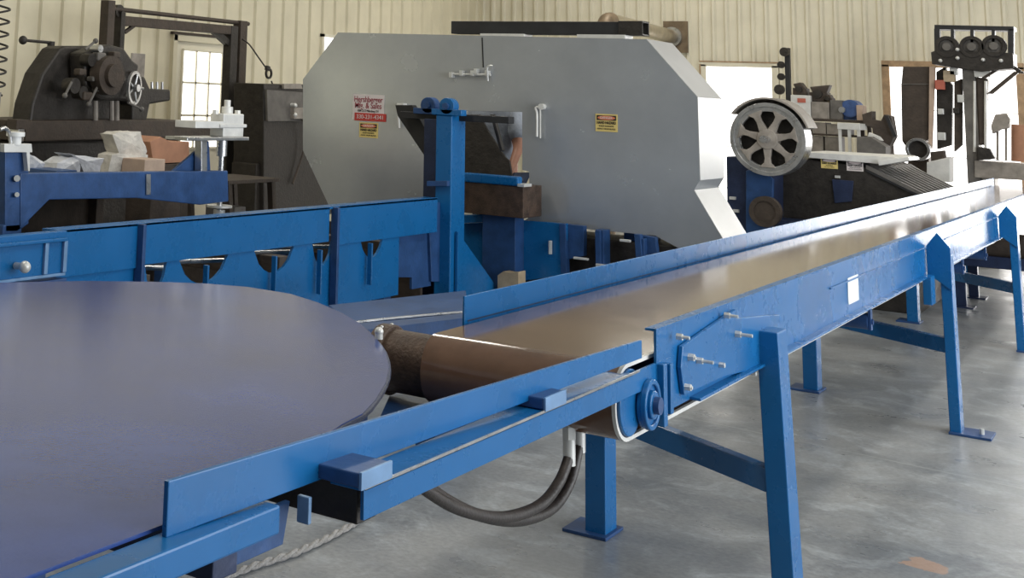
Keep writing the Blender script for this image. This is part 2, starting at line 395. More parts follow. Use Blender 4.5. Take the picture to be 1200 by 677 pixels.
# return idler pieces seen beneath
for y in (6.6,9.5,10.6):
    MB().cyl((XF+.02,y,ZB-.045),(XN-.02,y,ZB-.045),.035,16).cyl((XF-.01,y,ZB-.045),(XN+.0,y,ZB-.045),.012,8).build('return_roller','blue_old',cv)
    boxes('roller_hanger',[(XF+.0,XF+.02,y-.02,y+.02,ZB-.08,.88),(XN-.018,XN-.007,y-.02,y+.02,ZB-.08,.80)],'blue_old',cv)
# bearing at the tail
bc = W(0,XN,767,473)
b0 = MB().ring((XN+.0,PC.y+.09,PC.z-.015),(1,0,0),.050,.064,.016,32).ring((XN+.0,PC.y+.09,PC.z-.015),(1,0,0),.018,.036,.020,32).cyl((XN-.01,PC.y+.09,PC.z-.015),(XN+.008,PC.y+.09,PC.z-.015),.062,32).build('bearing','blue',cv,.003)
MB().cyl((XN+.0,PC.y+.09,PC.z-.015),(XN+.035,PC.y+.09,PC.z-.015),.022,18).build('shaft','blue_old',b0)
MB().cyl((XN-.05,PC.y,PC.z),(XN-.012,PC.y,PC.z),pr_-.012,36).build('pulley_cheek','blue',cv,.003)
boxes('take_up_bracket',[(XN-.012,XN+.018,PC.y+.17,PC.y+.20,PC.z-.085,PC.z+.075),(XN-.012,XN+.02,PC.y+.22,PC.y+.245,PC.z-.06,PC.z+.07)],'blue',cv,.003)
def bolt(px, py, head=.012, l=.05, zup=0):
    p = W(0, XN+.013, px, py)
    mb = MB().cyl(p, p+Vector((.016,0,0)), head*1.2, 6, smooth=False).cyl(p+Vector((.01,0,0)), p+Vector((l,0,.0)), head*.6, 10)
    if zup: mb.cyl(p+Vector((l-.004,0,-.012)), p+Vector((l-.004,0,.012)), head*.7, 8)
    mb.build('bolt','zinc',cv)
for q in ((793,394,.008,.035),(807,418,.009,.02),(817,422,.008,.045),(849,369,.008,.04),(862,391,.009,.05),(803,453,.008,.02),(843,427,.007,.015),(895,398,.006,.012),(880,437,.006,.012)): bolt(*q)
p = W(0,XN+.001,993,326); q = W(0,XN+.001,1006,351)
MB().box(XN,XN+.003,p.y,q.y,q.z,p.z).build('blank_label','white',cv, label='plain white label on the blue side rail')
# drive motor hung under the far end
mb = MB().cyl((-1.6,13.6,.55),(-1.25,13.6,.55),.11,20).box(-1.55,-1.4,13.5,13.7,.60,.74)
mb.build('drive_motor','iron_brown',cv)

# ------------------------------------------------------------------ guide fence at the conveyor mouth
gf = thing('guide_fence','bright blue fence plate on an angle iron beam beside the dark round-ended deck','fence',(-1.28,1.7,0))
A = W(2,1.0,192,562); B = W(2,1.0,748,398)
dv = (B-A).normalized(); nv = Vector((dv.y,-dv.x,0))
mb = MB().prism([A, B, B-Vector((0,0,.045)), A-Vector((0,0,.083))], nv*.010)
mb.build('fence_plate','blue',gf,.002)
XBm = -1.2
def onb(px,py): return W(0,XBm,px,py)
t0, t1, b0_, b1_ = onb(427,572), onb(792,415), onb(427,605), onb(792,436)
zt = (t0.z+t1.z)/2; zb = zt-.055
y0, y1 = t0.y, t1.y
MB().prism([(XBm,y0,zb),(XBm,y1,zb),(XBm,y1,zt),(XBm,y0,zt)],(-.008,0,0)).prism([(XBm,y0,zt),(XBm,y1-.35,zt),(XBm-.07,y1-.35,zt),(XBm-.07,y0,zt)],(0,0,-.008)).build('beam','blue',gf,.002)
MB().box(XBm-.001,XBm+.0015,y0,y1-.3,zt-.004,zt+.0015).build('worn_highlight_edge','steel',gf)  # bright steel strip stands in for the highlight along the beam's top edge
def clampblock(px,py,L,w_):
    c = onb(px,py); 
    m_ = MB().box(XBm-.10,XBm-.002,c.y-w_,c.y+w_,zt+.001,zt+.026).build('clamp_block','blue_old',gf,.003)
    MB().box(XBm-.002,XBm+.004,c.y-w_,c.y+w_,zt-.002,zt+.028).build('end_cap','blue_light',m_,.001)
    pts = [(XBm-.105+random.uniform(-.002,.002), c.y-w_+i*(w_*2)/6, zt+.036+random.uniform(-.002,.003)) for i in range(7)]
    MB().tube(pts,.006,8,3).build('weld_bead','blue',m_)
clampblock(440,556,.1,.055); clampblock(650,462,.1,.06)
MB().box(XBm-.30,XBm-.03,y0+.03,y0+.10,zt-.075,zt-.01).build('square_tube','iron',gf,.003)
MB().box(XBm-.10,XBm-.075,y0-.06,y0-.05,zt-.065,zt-.02).build('lug','blue_light',gf,.002)
# frame of the deck that carries the fence
fr = thing('support_stand','blue channel frame on legs beneath the dark round-ended deck','stand',(-2.0,1.5,0))
XR = -1.315
MB().box(-1.33,-1.27,.7,1.95,.872,.918).build('channel','blue',fr,.004)
MB().box(-1.60,-1.34,1.86,1.93,.80,.865).build('outrigger','navy',fr,.003)
boxes('cross_member',[(-3.7,-1.6,1.9,2.0,.80,.865),(-3.7,-2.2,3.0,3.1,.80,.865),(-3.7,-1.38,.8,.9,.80,.865)],'navy',fr,.004)
for (x,y) in ((-2.3,1.95),(-2.3,.85),(-3.6,1.95),(-3.6,.85),(-2.9,3.05)):
    l = MB().box(x-.05,x+.05,y-.05,y+.05,0,.80).build('leg','blue_old',fr,.004)
    MB().box(x-.1,x+.1,y-.1,y+.1,0,.012).build('foot_plate','blue_old',l)
MB().prism([(-1.36,1.88,.87),(-1.36,2.12,.87),(-1.36,2.10,.80),(-1.36,1.95,.80)],(-.012,0,0)).build('gusset_plate','blue_old',fr,.002)

MB().prism([W(2,.745,*q) for q in ((470,434),(600,452),(640,480),(560,520),(440,500))],(0,0,-.006)).build('lower_sheet','blue_old',fr)
# dark deck plate with a rounded end
ZD = .925
dk = thing('deck_plate','dark glossy blue steel deck with a rounded end next to the bright fence','deck',(-2.6,2.2,0))
def WD(px,py): v = W(2,ZD,px,py); return v
edge = [WD(*q) for q in ((400,497),(425,484),(440,468),(452,448),(456,430),(452,412),(440,395),(422,379),(400,366),(372,354),(340,344))]
e0, e1 = edge[0], edge[-1]
ctr = [(-1.335,.5),(-1.335,1.9)]
pts = [Vector((x,y,ZD)) for x,y in ctr]+edge
# carry the round on to the far side and back along the bed
pts += [WD(*q) for q in ((290,336),(240,332),(180,330),(100,329),(0,331),(-90,334))]
pts += [Vector((pts[-1].x-.1,.5,ZD))]
MB().prism([p-Vector((0,0,.006)) for p in pts],(0,0,.006)).build('plate','deck',dk)
rim = [p-Vector((0,0,.008)) for p in pts[1:-1]]
MB().tube(rim,.006,6,2).build('rolled_edge','navy',dk)
boxes('stiffener',[(-2.75,-2.45,1.4,2.6,.868,.917),(-3.5,-3.4,.8,3.3,.868,.917),(-1.75,-1.65,.8,2.1,.868,.917)],'navy',dk)
q = WD(444,397); MB().cyl(q,q+Vector((0,0,.02)),.012,10).sphere(q+Vector((0,0,.02)),.013).build('bolt','zinc',dk)

# ------------------------------------------------------------------ low transfer channel between bed and conveyor
tc_ = thing('transfer_channel','dull blue low channel bridging the notched log bed and the conveyor mouth','channel',(-2.6,5.0,0))
a_ = [W(2,.62,*q) for q in ((385,357),(546,340),(548,372),(415,388))]
zc = .62
MB().prism([p-Vector((0,0,.10)) for p in a_],(0,0,.10)).build('channel','blue_old',tc_,.006)
p,q = W(2,zc+.003,413,378),W(2,zc+.003,541,366)
MB().tube([p,(p+q)/2+Vector((0,0,.003)),q],.006,6,3).build('worn_highlight_edge','steel',tc_)
for pp in (a_[0]*.8+a_[2]*.2, a_[2]*.75+a_[0]*.25):
    MB().box(pp.x-.05,pp.x+.05,pp.y-.05,pp.y+.05,0,.53).build('leg','blue_old',tc_,.003)

# ------------------------------------------------------------------ log bed
XB = -4.0
bed = thing('log_bed','long blue sawmill log bed with scalloped lower plate passing under the grey housing','sawmill bed',(XB,6,0))
def yb(px,py=300,X=None): return W(0,X or XB,px,py).y
zt0, zb0 = .975, .765
MB().box(XB-.012,XB,4.3,7.9,.955,.967).box(XB-.012,XB,yb(67),yb(160),zb0,.967).box(XB-.012,XB,yb(165),yb(385),.775,.967).box(XB-.012,XB,yb(395),7.9,.75,.967).box(XB-.1,XB,yb(67),7.9,.955,.967).build('top_rail','blue',bed,.002)
# scalloped lower plate
holes = [(yb(172,320),yb(198,320)),(yb(212,318),yb(270,312)),(yb(300,308),yb(347,303)),(yb(368,300),yb(392,296)),(yb(424,290),yb(452,287))]
prof = [(3.2,.765)]
for a,b in holes:
    prof.append((a,.775))
    for i in range(1,8):
        t = i/8; prof.append((a+(b-a)*t, .775-.13*math.sin(math.pi*t)**.6))
    prof.append((b,.775))
prof += [(yb(470,290),.765),(yb(470,290),.40),(3.2,.40)]
mb = MB(); 
# strip columns so the outline stays clean
ys = sorted(set([p[0] for p in prof]))
def topz(y):
    for a,b in holes:
        if a <= y <= b: return .775-.13*max(0,math.sin(math.pi*(y-a)/(b-a)))**.6
    return .775
up_ = [(y,topz(y)) for y in ys]
n = len(up_)
for i in range(n-1):
    (ya,za),(yc,zc2) = up_[i],up_[i+1]
    mb.add([(XB-.03,ya,.40),(XB-.03,yc,.40),(XB-.03,yc,zc2),(XB-.03,ya,za),(XB-.015,ya,.40),(XB-.015,yc,.40),(XB-.015,yc,zc2),(XB-.015,ya,za)],
           [(0,3,2,1),(4,5,6,7),(0,1,5,4),(3,7,6,2)]+([(0,4,7,3)] if i==0 else [])+([(1,2,6,5)] if i==n-2 else []))
mb.build('scalloped_plate','blue',bed)
for px in (162,390):
    y = yb(px); MB().box(XB-.012,XB+.035,y-.012,y+.012,.42,.965).build('stiffener','blue_old',bed,.003)
for px in (180,252,330,382,440):
    y = yb(px,310); MB().box(XB+.0,XB+.03,y-.10,y-.085,.50,.74).build('rib','blue',bed,.003)
MB().box(XB-.95,XB-.94,3.2,7.9,.60,.80).box(XB-1.0,XB-.94,3.2,7.9,.79,.80).build('far_rail','iron_brown',bed,.002)
for y in (3.6,4.9,6.1,7.3,):
    MB().box(XB-.94,XB-.03,y,y+.09,.60,.72).build('bunk','iron_brown',bed,.003)
    for xx in (XB-.10,XB-.85):
        l = MB().box(xx-.05,xx+.05,y,y+.09,0,.60).build('leg','blue_old',bed,.003)
# end bracket with a bright knob
yv = (yb(0,330),yb(66,325))
mb = MB().box(XB+.0,XB+.05,2.8,yv[1],.79,.97).box(XB+.05,XB+.075,2.8,yv[1]-.02,.93,.945)
kb = mb.build('end_bracket','blue',bed,.004)
boxes('bracket_rib',[(XB+.05,XB+.065,yb(40),yb(44),.80,.93),(XB+.05,XB+.065,yb(62),yb(66),.80,.93),(XB+.05,XB+.06,2.8,yb(66),.785,.797)],'blue_light',kb,.002)
q = W(0,XB+.055,18,311); MB().cyl(q,q+Vector((.05,0,0)),.014,10).sphere(q+Vector((.055,0,0)),.025).build('knob','zinc',kb)
MB().box(XB-.01,XB+.045,2.8,yv[1]+.02,.44,.77).box(XB+.05,XB+.06,yb(40),yb(46),.60,.76).build('lower_bracket','blue_old',bed,.004)
# pale slats glimpsed through the scallops
for k,(a,b) in enumerate(holes[:4]):
    MB().cyl((XB-.25,a-.1,.74),(XB-.12,b+.15,.72),.012,8).build('rod','steel',bed)

MB().box(-4.9,-3.8,5.6,7.85,0,.22).build('sawdust_pan','iron',bed,.01)
MB().box(-5.0,-4.12,7.91,7.94,.05,.74).box(-4.98,-4.96,4.0,7.9,.05,.78).build('chip_shield','iron_brown',bed)
# plate panel at the end of the bed, under the post
MB().ppx([(450,262),(505,256),(505,335),(483,339),(483,325),(452,325)],0,XB-.05,-.02).ppx([(502,238),(516,237),(516,330),(506,330)],0,XB-.03,-.02).build('end_panel','blue_old',bed,.003)

# ------------------------------------------------------------------ saw mast (post) with its arm and pillow blocks
YP = 8.0
ms = thing('pivot_post','blue square steel post with pillow blocks in front of the grey housing','post',(-4.0,8.1,0))
MB().box(-4.07,-3.955,YP,YP+.21,0,1.50).build('post','blue',ms,.006)
MB().prism([(-3.93,YP+.06,.75),(-3.93,YP+.65,.36),(-3.93,YP+.65,.26),(-3.93,YP+.06,.26)],(-.02,0,0)).build('gusset_plate','blue',ms,.003)
MB().box(-4.2,-3.8,YP-.15,YP+.75,0,.02).build('base_plate','blue_old',ms)
def pillow(x, y, z, m_='blue'):
    p_ = MB().box(x-.11,x+.11,y-.03,y+.05,z-.06,z-.02).cyl((x,y-.03,z),(x,y+.05,z),.055,24).build('pillow_block',m_,ms,.004)
    MB().cyl((x,y-.05,z),(x,y+.07,z),.022,14).build('shaft_end','blue_old',p_)
pillow(-3.99,YP+.02,1.56); pillow(-4.17,YP+.10,1.56,'blue_old')
MB().box(-4.40,-3.60,YP+.11,YP+.2,1.465,1.51).build('top_bar','black',ms,.003)
# black triangular arm reaching down
mb = MB()
mb.ppx([(463,123),(483,123),(520,190),(520,236),(512,236),(511,203),(466,136)],1,YP+.2,.06)
mb.build('diagonal_arm','black',ms,.003)
MB().box(-4.20,-4.10,YP+.08,YP+.2,0,1.47).build('rear_post','navy',ms,.004)
MB().ppx([(574,134),(578,134),(589,176),(586,178)],1,YP+.3,.04).build('diagonal_brace','iron',ms,.003)
MB().ppx([(538,134),(562,134),(573,155),(592,184),(597,188),(600,206),(538,206)],1,YP+.935,.02).build('dark_shield','iron',ms,.003)
MB().ppx([(500,212),(524,212),(524,218),(500,218)],1,YP-.04,.04).build('latch_pin','blue_old',ms,.002)

# guard box in the throat of the saw
gb_ = thing('blade_guard_box','dark brown guard box with a blue bar on top inside the saw throat','guard box',(-3.9,8.6,0))
a,b = W(1,8.6,543,213),W(1,8.6,613,256)
MB().box(a.x,b.x,8.6,8.92,b.z,a.z).build('box','rust_drum',gb_,.004)
MB().box(a.x,b.x-.03,8.58,8.66,a.z+.002,a.z+.065).build('top_bar','blue',gb_,.012)
MB().box(b.x-.03,b.x+.02,8.57,8.7,a.z,a.z+.02).build('corner_clip','zinc',gb_,.002)
MB().box(a.x+.1,b.x-.1,8.7,8.85,.0,b.z).build('support','blue_old',gb_,.004)

# ------------------------------------------------------------------ saw head housing
YH, DH = 9.0, .56
sh = thing('sawmill_housing','big grey sheet-steel bandsaw housing with warning signs and clipped corners','bandsaw',(-4.2,9.3,0))
WH = lambda x,y: W(1,YH,x,y)
outer = [(355,93),(396,38),(757,46),(817,114),(820,211),(813,223),(848,282),(796,291),(768,276),(622,262),(615,258),(621,254),(620,201),(612,199),(612,131),(465,128),(511,196),(511,240),(385,240),(355,176)]
def shell(poly, y, d):
    P = [W(1,y,*q) for q in poly]; mb = MB()
    n = len(P); v = Vector((0,d,0))
    mb.prism(P, v); return mb
hb = shell(outer, YH, DH)
hs = hb.build('housing','grey_paint',sh)
# folded flange strips round the edge and the lighter side sheets
side = [(757,46),(817,114),(820,211)]
mb = MB()
P = [W(1,YH,*q) for q in side]
for i in range(2):
    a,b = P[i],P[i+1]; nrm = Vector((-(b-a).z,0,(b-a).x)).normalized(); 
    if nrm.x < 0: nrm = -nrm
    mb.prism([a,b,b+nrm*.004,a+nrm*.004],(0,DH,0))
a,b = W(1,YH,813,223),W(1,YH,848,282)
nrm = Vector((-(b-a).z,0,(b-a).x)).normalized(); nrm = nrm if nrm.x > 0 else -nrm
mb.prism([a,b,b+nrm*.004,a+nrm*.004],(0,DH,0))
mb.build('side_sheet','grey_side',sh)
sm_ = MB().ppx([(564.2,44),(565.6,44),(567,79),(565.6,79)],1,YH-.003,.002).build('door_seam','black',sh)
# bolt latch across the seam
l0 = MB()
a = WH(531,87); b_ = WH(577,88)
l0.cyl((a.x,YH-.03,a.z),(b_.x,YH-.03,b_.z),.009,10)
lt = l0.build('bolt_latch','zinc',sh)
for px,py in ((531,88),(543,86),(556,86),(560,84),(573,86)):
    q = WH(px,py); MB().box(q.x-.014,q.x+.014,YH-.045,YH,q.z-.02,q.z+.02).build('latch_keeper','zinc',lt,.003)
q = WH(577,84); MB().tube([(q.x-.02,YH-.035,q.z-.07),(q.x-.02,YH-.045,q.z+.03),(q.x+.02,YH-.045,q.z+.04)],.008,8,3).build('latch_handle','zinc',lt)
def handle(px,py,px2,py2,nm='pull_handle'):
    a,b = WH(px,py),WH(px2,py2)
    MB().cyl((a.x+.012,YH-.05,a.z),(a.x+.012,YH,a.z),.022,12).tube([(a.x+.01,YH-.04,a.z),(a.x-.03,YH-.045,a.z-.01),(b.x,YH-.045,a.z-.05),(b.x,YH-.045,b.z)],.008,8,3).tube([(a.x-.0,YH-.03,a.z-.02),(b.x+.022,YH-.035,a.z-.06),(b.x+.022,YH-.035,b.z-.01)],.006,8,3).build(nm,'white_metal',sh)
handle(635,125,632,160); 
q = WH(473,124); MB().box(q.x-.03,q.x+.03,YH-.06,YH,q.z-.03,q.z+.02).build('hinge_block','white_metal',sh,.004)
a,b = WH(469,134),WH(470,150); MB().cyl((a.x,YH-.03,a.z),(b.x,YH-.03,b.z),.010,8).build('hinge_rod','white_metal',sh)
# black channel along the top
a = W(1,YH+.15,532,30); b = W(1,YH+.15,748,44); zt_ = W(1,YH,570,42).z
mb = MB().box(a.x,b.x-.12,YH+.10,YH+.22,zt_+.02,zt_+.115)
ch = mb.build('top_channel','black',sh,.004)
mb = MB(); x0 = b.x-.12; x1 = b.x+.05; z0_ = zt_+.02; z1_ = zt_+.12
for (u0,u1,w0,w1) in ((0,.012,0,1),(.9,1,0,1)): pass
mb.box(x0,x1,YH+.09,YH+.10,z0_,z1_).box(x0,x1,YH+.22,YH+.23,z0_,z1_).box(x0,x1,YH+.09,YH+.23,z1_-.01,z1_).box(x0,x1,YH+.09,YH+.23,z0_,z0_+.01)
mb.build('sleeve','iron',sh,.002)
MB().box(a.x+.25,a.x+.6,YH+.08,YH+.24,zt_-.005,zt_+.022).box(a.x+1.0,a.x+1.35,YH+.08,YH+.24,zt_-.005,zt_+.022).build('mount_strip','white_metal',sh,.002)
# signs
def sign(px0,py0,px1,py1, m_, nm, ax=1, val=YH, par=sh):
    a,b = W(ax,val,px0,py0),W(ax,val,px1,py1)
    return MB().box(a.x,b.x,val-.004,val-.001,b.z,a.z).build(nm,m_,par),a,b
s1,a,b = sign(414,110,450,142,'sign_white','maker_sign')
cx = (a.x+b.x)/2; w_ = b.x-a.x; h_ = a.z-b.z
text('lettering','Hershberger',(cx,YH-.006,a.z-h_*.20),.064,'ink_red',s1,fit=w_*.90,bold=.0003)
text('lettering','Mfg. & Sales',(cx,YH-.006,a.z-h_*.44),.064,'ink_red',s1,fit=w_*.84,bold=.0003)
text('lettering','6584 CR 77 Millersburg, OH',(cx,YH-.006,a.z-h_*.64),.026,'ink',s1,fit=w_*.66)
MB().box(a.x+.02,b.x+.02,YH-.007,YH-.004,b.z-.005,b.z+.055).build('red_band','sign_red',s1)
text('lettering','330-231-4341',(cx+.02,YH-.009,b.z+.025),.045,'sign_white',s1,fit=w_*.84)
def danger(px0,py0,px1,py1, L, par=sh, val=YH, base='sign_yellow', head='sign_orange', nm='warning_sign'):
    s_,a,b = sign(px0,py0,px1,py1,base,nm,1,val,par)
    w_,h_ = b.x-a.x,a.z-b.z; cx = (a.x+b.x)/2
    MB().box(a.x+w_*.06,b.x-w_*.06,val-.006,val-.004,a.z-h_*.36,a.z-h_*.08).build('header_panel','ink',s_)
    pts = [(cx+math.cos(t)*w_*.40,val-.006,a.z-h_*.22+math.sin(t)*h_*.12) for t in [2*math.pi*i/24 for i in range(24)]]
    MB().prism(pts,(0,-.002,0)).build('header_oval',head,s_)
    text('lettering',L[0],(cx,val-.009,a.z-h_*.22),h_*.20,'sign_white',s_,fit=w_*.55)
    text('lettering',L[1],(cx,val-.006,a.z-h_*.50),h_*.22,'ink',s_,fit=w_*.86,bold=.0008)
    text('lettering',L[2],(cx,val-.006,a.z-h_*.69),h_*.13,'ink',s_,fit=w_*.66)
    text('lettering',L[3],(cx,val-.006,a.z-h_*.85),h_*.13,'ink',s_,fit=w_*.82)
    return s_
danger(421.5,143,443,162,('DANGER','HAND HAZARD','KEEP HANDS','AWAY FROM BLADE'))
danger(698,133,724,155,('DANGER','HAND HAZARD','KEEP HANDS','AWAY FROM BLADE'))
# supports down to the carriage
boxes('support_leg',[(-5.35,-5.2,YH+.1,YH+.45,.0,.80),(-3.2,-3.05,YH+.12,YH+.45,.702,.80),(-3.75,-3.6,YH+.12,YH+.4,.702,.80)],'blue_old',sh,.004)

# ------------------------------------------------------------------ carriage base under the housing
cb = thing('saw_carriage','blue plate carriage with slots and uprights under the grey housing','carriage',(-3.6,8.8,0))
YC = 8.55
MB().ppx([(538,262),(612,258),(664,262),(664,322),(590,332),(575,322),(540,300)],1,YC+.30,.03).build('face_plate','blue',cb,.003)
MB().ppx([(536,252),(606,250),(606,258),(536,262)],1,YC+.2,.08).build('bottom_bar','blue',cb,.004)
MB().ppx([(660,262),(684,265),(684,300),(664,304)],1,YC+.32,.06).build('panel','blue_old',cb,.003)
for q_ in ([(697,270),(703,270),(704,312),(698,312)],[(743,274),(750,275),(752,300),(745,302)],[(655,262),(662,262),(664,320),(657,320)]): MB().ppx(q_,1,YC+.28,.06).build('upright','blue_old',cb,.003)
MB().ppx([(750,275),(768,278),(770,296),(752,300)],1,YC+.36,.05).build('end_panel','blue_old',cb,.003)
MB().box(-4.6,-2.75,9.05,9.5,.04,.70).build('frame_box','iron',cb,.004)
boxes('leg',[(-3.9,-3.7,9.1,9.3,0,.04),(-3.0,-2.8,9.1,9.3,0,.04)],'blue_old',cb,.004)
boxes('strut',[(-3.30,-3.24,YC+.3,YC+.42,0,.78),(-3.02,-2.97,YC+.3,YC+.42,0,.75)],'blue_old',cb,.004)
for q,(w2,h2) in (((732,282),(.035,.015)),((680,303),(.05,.014)),((703,311),(.03,.018)),((644,290),(.008,.09)),((581,282),(.03,.008))):
    p = W(1,YC+.26,*q); MB().box(p.x-w2,p.x+w2,YC+.26,YC+.29,p.z-h2*.5,p.z+h2*.5).build('bright_fitting','zinc',cb,.002)
p = W(1,YC+.1,598,325)
tag(MB().prism([(p.x-.07,YC+.05,0),(p.x+.08,YC+.05,0),(p.x+.08,YC+.05,p.z+.05),(p.x+.02,YC+.05,p.z+.035),(p.x-.03,YC+.05,p.z+.04),(p.x-.07,YC+.05,p.z+.01)],(0,.12,0)).build('wood_block','wood'),'pale upright wooden block at the foot of the saw carriage','wood')

# ------------------------------------------------------------------ person behind the saw throat
def person():
    # bare arm and shirt seen through the throat
    pa = W(1,9.85,607,150); px = pa.x-.02; Y = 10.02
    j = {'pelvis':(px-.24,Y+.02,.98),'waist':(px-.235,Y,1.15),'chest':(px-.23,Y-.02,1.38),'neck':(px-.23,Y-.03,1.57),'head0':(px-.23,Y-.06,1.66),'head':(px-.23,Y-.07,1.76),'head2':(px-.23,Y-.07,1.82),
         'sR':(px-.05,Y-.05,1.50),'eR':(px+.01,Y-.13,1.25),'wR':(px+.02,Y-.32,1.07),
         'sL':(px-.41,Y-.05,1.50),'eL':(px-.47,Y-.12,1.22),'wL':(px-.44,Y-.28,1.02),
         'hR':(px-.14,Y+.02,.93),'kR':(px-.12,Y-.02,.51),'aR':(px-.11,Y+.02,.08),'tR':(px-.11,Y-.15,.04),
         'hL':(px-.34,Y+.02,.93),'kL':(px-.36,Y-.02,.49),'aL':(px-.37,Y+.02,.08),'tL':(px-.37,Y-.15,.04)}
    r = dict(pelvis=.15,waist=.14,chest=.16,neck=.055,head0=.07,head=.088,head2=.07,sR=.062,eR=.043,wR=.028,sL=.062,eL=.043,wL=.028,hR=.09,kR=.062,aR=.043,tR=.035,hL=.09,kL=.062,aL=.043,tL=.035)
    names = list(j); E_ = [('pelvis','waist'),('waist','chest'),('chest','neck'),('neck','head0'),('head0','head'),('head','head2'),('chest','sR'),('sR','eR'),('eR','wR'),('chest','sL'),('sL','eL'),('eL','wL'),('pelvis','hR'),('hR','kR'),('kR','aR'),('aR','tR'),('pelvis','hL'),('hL','kL'),('kL','aL'),('aL','tL')]
    V = [Vector(j[n]) for n in names]; rad = [r[n] for n in names]; EI = [(names.index(a),names.index(b)) for a,b in E_]
    # hands: palm, four fingers and a thumb, curled over the guard edge
    for s,w0 in (('R','wR'),('L','wL')):
        wv = Vector(j[w0]); wi = names.index(w0); fd = Vector((0,-.75,-.5)).normalized(); sg = 1 if s=='R' else -1
        V.append(wv+fd*.07); rad.append(.030); pi_ = len(V)-1; EI.append((wi,pi_))
        for k,(off,ln) in enumerate(((-.027,.070),(-.009,.080),(.009,.075),(.027,.060))):
            b_ = V[pi_]+Vector((off,0,0))+fd*.025; V.append(b_); rad.append(.0095); i0 = len(V)-1; EI.append((pi_,i0))
            m1 = b_+fd*ln*.5+Vector((0,0,.004)); V.append(m1); rad.append(.0088); EI.append((i0,len(V)-1))
            V.append(m1+Vector((0,-.2,-1)).normalized()*ln*.5); rad.append(.0078); EI.append((len(V)-2,len(V)-1))
        t0_ = wv+fd*.03+Vector((-.030*sg,0,0)); V.append(t0_); rad.append(.012); EI.append((pi_,len(V)-1))
        V.append(t0_+Vector((-.022*sg,-.03,-.015))); rad.append(.010); EI.append((len(V)-2,len(V)-1))
        V.append(t0_+Vector((-.026*sg,-.055,-.035))); rad.append(.009); EI.append((len(V)-2,len(V)-1))
    def skinned(nm, V, rad, EI, root, m_, par=None):
        me = bpy.data.meshes.new(nm); me.from_pydata([tuple(v) for v in V], EI, [])
        o = bpy.data.objects.new(nm, me); COL.objects.link(o)
        sk = o.modifiers.new('skin','SKIN'); sk.use_smooth_shade = True
        for i,v in enumerate(me.skin_vertices[0].data if me.skin_vertices else []): pass
        if not me.skin_vertices:
            import bmesh as bm_; b = bm_.new(); b.from_mesh(me); b.verts.layers.skin.verify(); b.to_mesh(me); b.free()
        for i,v in enumerate(me.skin_vertices[0].data): v.radius = (rad[i],rad[i]); v.use_root = (i==root)
        ss = o.modifiers.new('sub','SUBSURF'); ss.levels = 1; ss.render_levels = 2
        me.materials.append(M[m_]); o.parent = par; return o
    body = skinned('person', V, rad, EI, 0, 'skin')
    tag(body,'person in a loose grey shirt and dark jeans leaning behind the saw throat','person')
    body['_o'] = [0,0,0]
    # shirt with short sleeves, jeans, shoes, hair
    P = lambda n: Vector(j[n])
    sv = [P('pelvis')+Vector((0,0,-.03)),P('waist'),P('chest'),P('neck')-Vector((0,0,.03)),P('sR'),P('sR').lerp(P('eR'),.8),P('sL'),P('sL').lerp(P('eL'),.8)]
    skinned('shirt', sv, [.185,.172,.185,.075,.092,.078,.092,.078], [(0,1),(1,2),(2,3),(2,4),(4,5),(2,6),(6,7)],0,'shirt',body)
    jv = [P('pelvis'),P('hR'),P('kR'),P('aR')+Vector((0,0,.03)),P('hL'),P('kL'),P('aL')+Vector((0,0,.03))]
    skinned('jeans', jv, [.168,.108,.08,.068,.108,.08,.068], [(0,1),(1,2),(2,3),(0,4),(4,5),(5,6)],0,'jeans',body)
    for s in 'RL':
        a = P('a'+s); MB().sphere((a.x,a.y-.06,.05),.05,16,1,2.6,1.0).build('shoe','black',body)
    h = P('head'); MB().sphere(h+Vector((0,.015,.03)),.105,20,.9,1.05,.95).build('hair','hair',body)
    fc = MB().sphere(h+Vector((0,-.095,-.02)),.014,10,.8,1.2,1.4)
    fc.build('nose','skin',body)
    for sx in (-1,1):
        MB().sphere(h+Vector((sx*.033,-.085,.0)),.010,10).build('eye','white',body)
        MB().sphere(h+Vector((sx*.088,-.0,-.01)),.022,10,.4,.7,1.2).build('ear','skin',body)
    MB().sphere(h+Vector((0,-.083,-.065)),.02,10,1.2,.4,.3).build('mouth','red_label',body)
person()

# ------------------------------------------------------------------ hydraulic hoses under the fence
XHo = -1.36
def hose(pts, lab, dz):
    t = thing('hydraulic_hose', lab, 'hose', (XHo,3.4,.3), 'hydraulic hoses under the conveyor mouth')
    P = [W(0,XHo+dz,*q) for q in pts]
    MB().tube(P,.0135,12,8).build('hose','rubber',t)
    top = P[-1]
    MB().cyl(top-Vector((0,0,.02)),top+Vector((0,0,.045)),.016,12).build('ferrule','zinc',t)
    MB().cyl(top+Vector((0,0,.045)),top+Vector((0,0,.075)),.018,6,smooth=False).cyl(top+Vector((0,0,.075)),top+Vector((0,0,.12)),.014,12).build('coupling','zinc',t)
hose([(470,545),(497,572),(540,597),(590,606),(632,592),(655,565),(667,535)],'black hydraulic hose ending in the coupling closer to the clamp block',0)
hose([(480,548),(515,580),(560,603),(605,610),(645,597),(668,565),(679,520)],'black hydraulic hose ending in the coupling closer to the conveyor leg',-.03)
hb_ = W(0,XHo,672,480)
MB().box(XHo-.06,XHo+.03,hb_.y-.06,hb_.y+.06,hb_.z+.04,zt-.06).build('hose_manifold','navy',gf,.003)

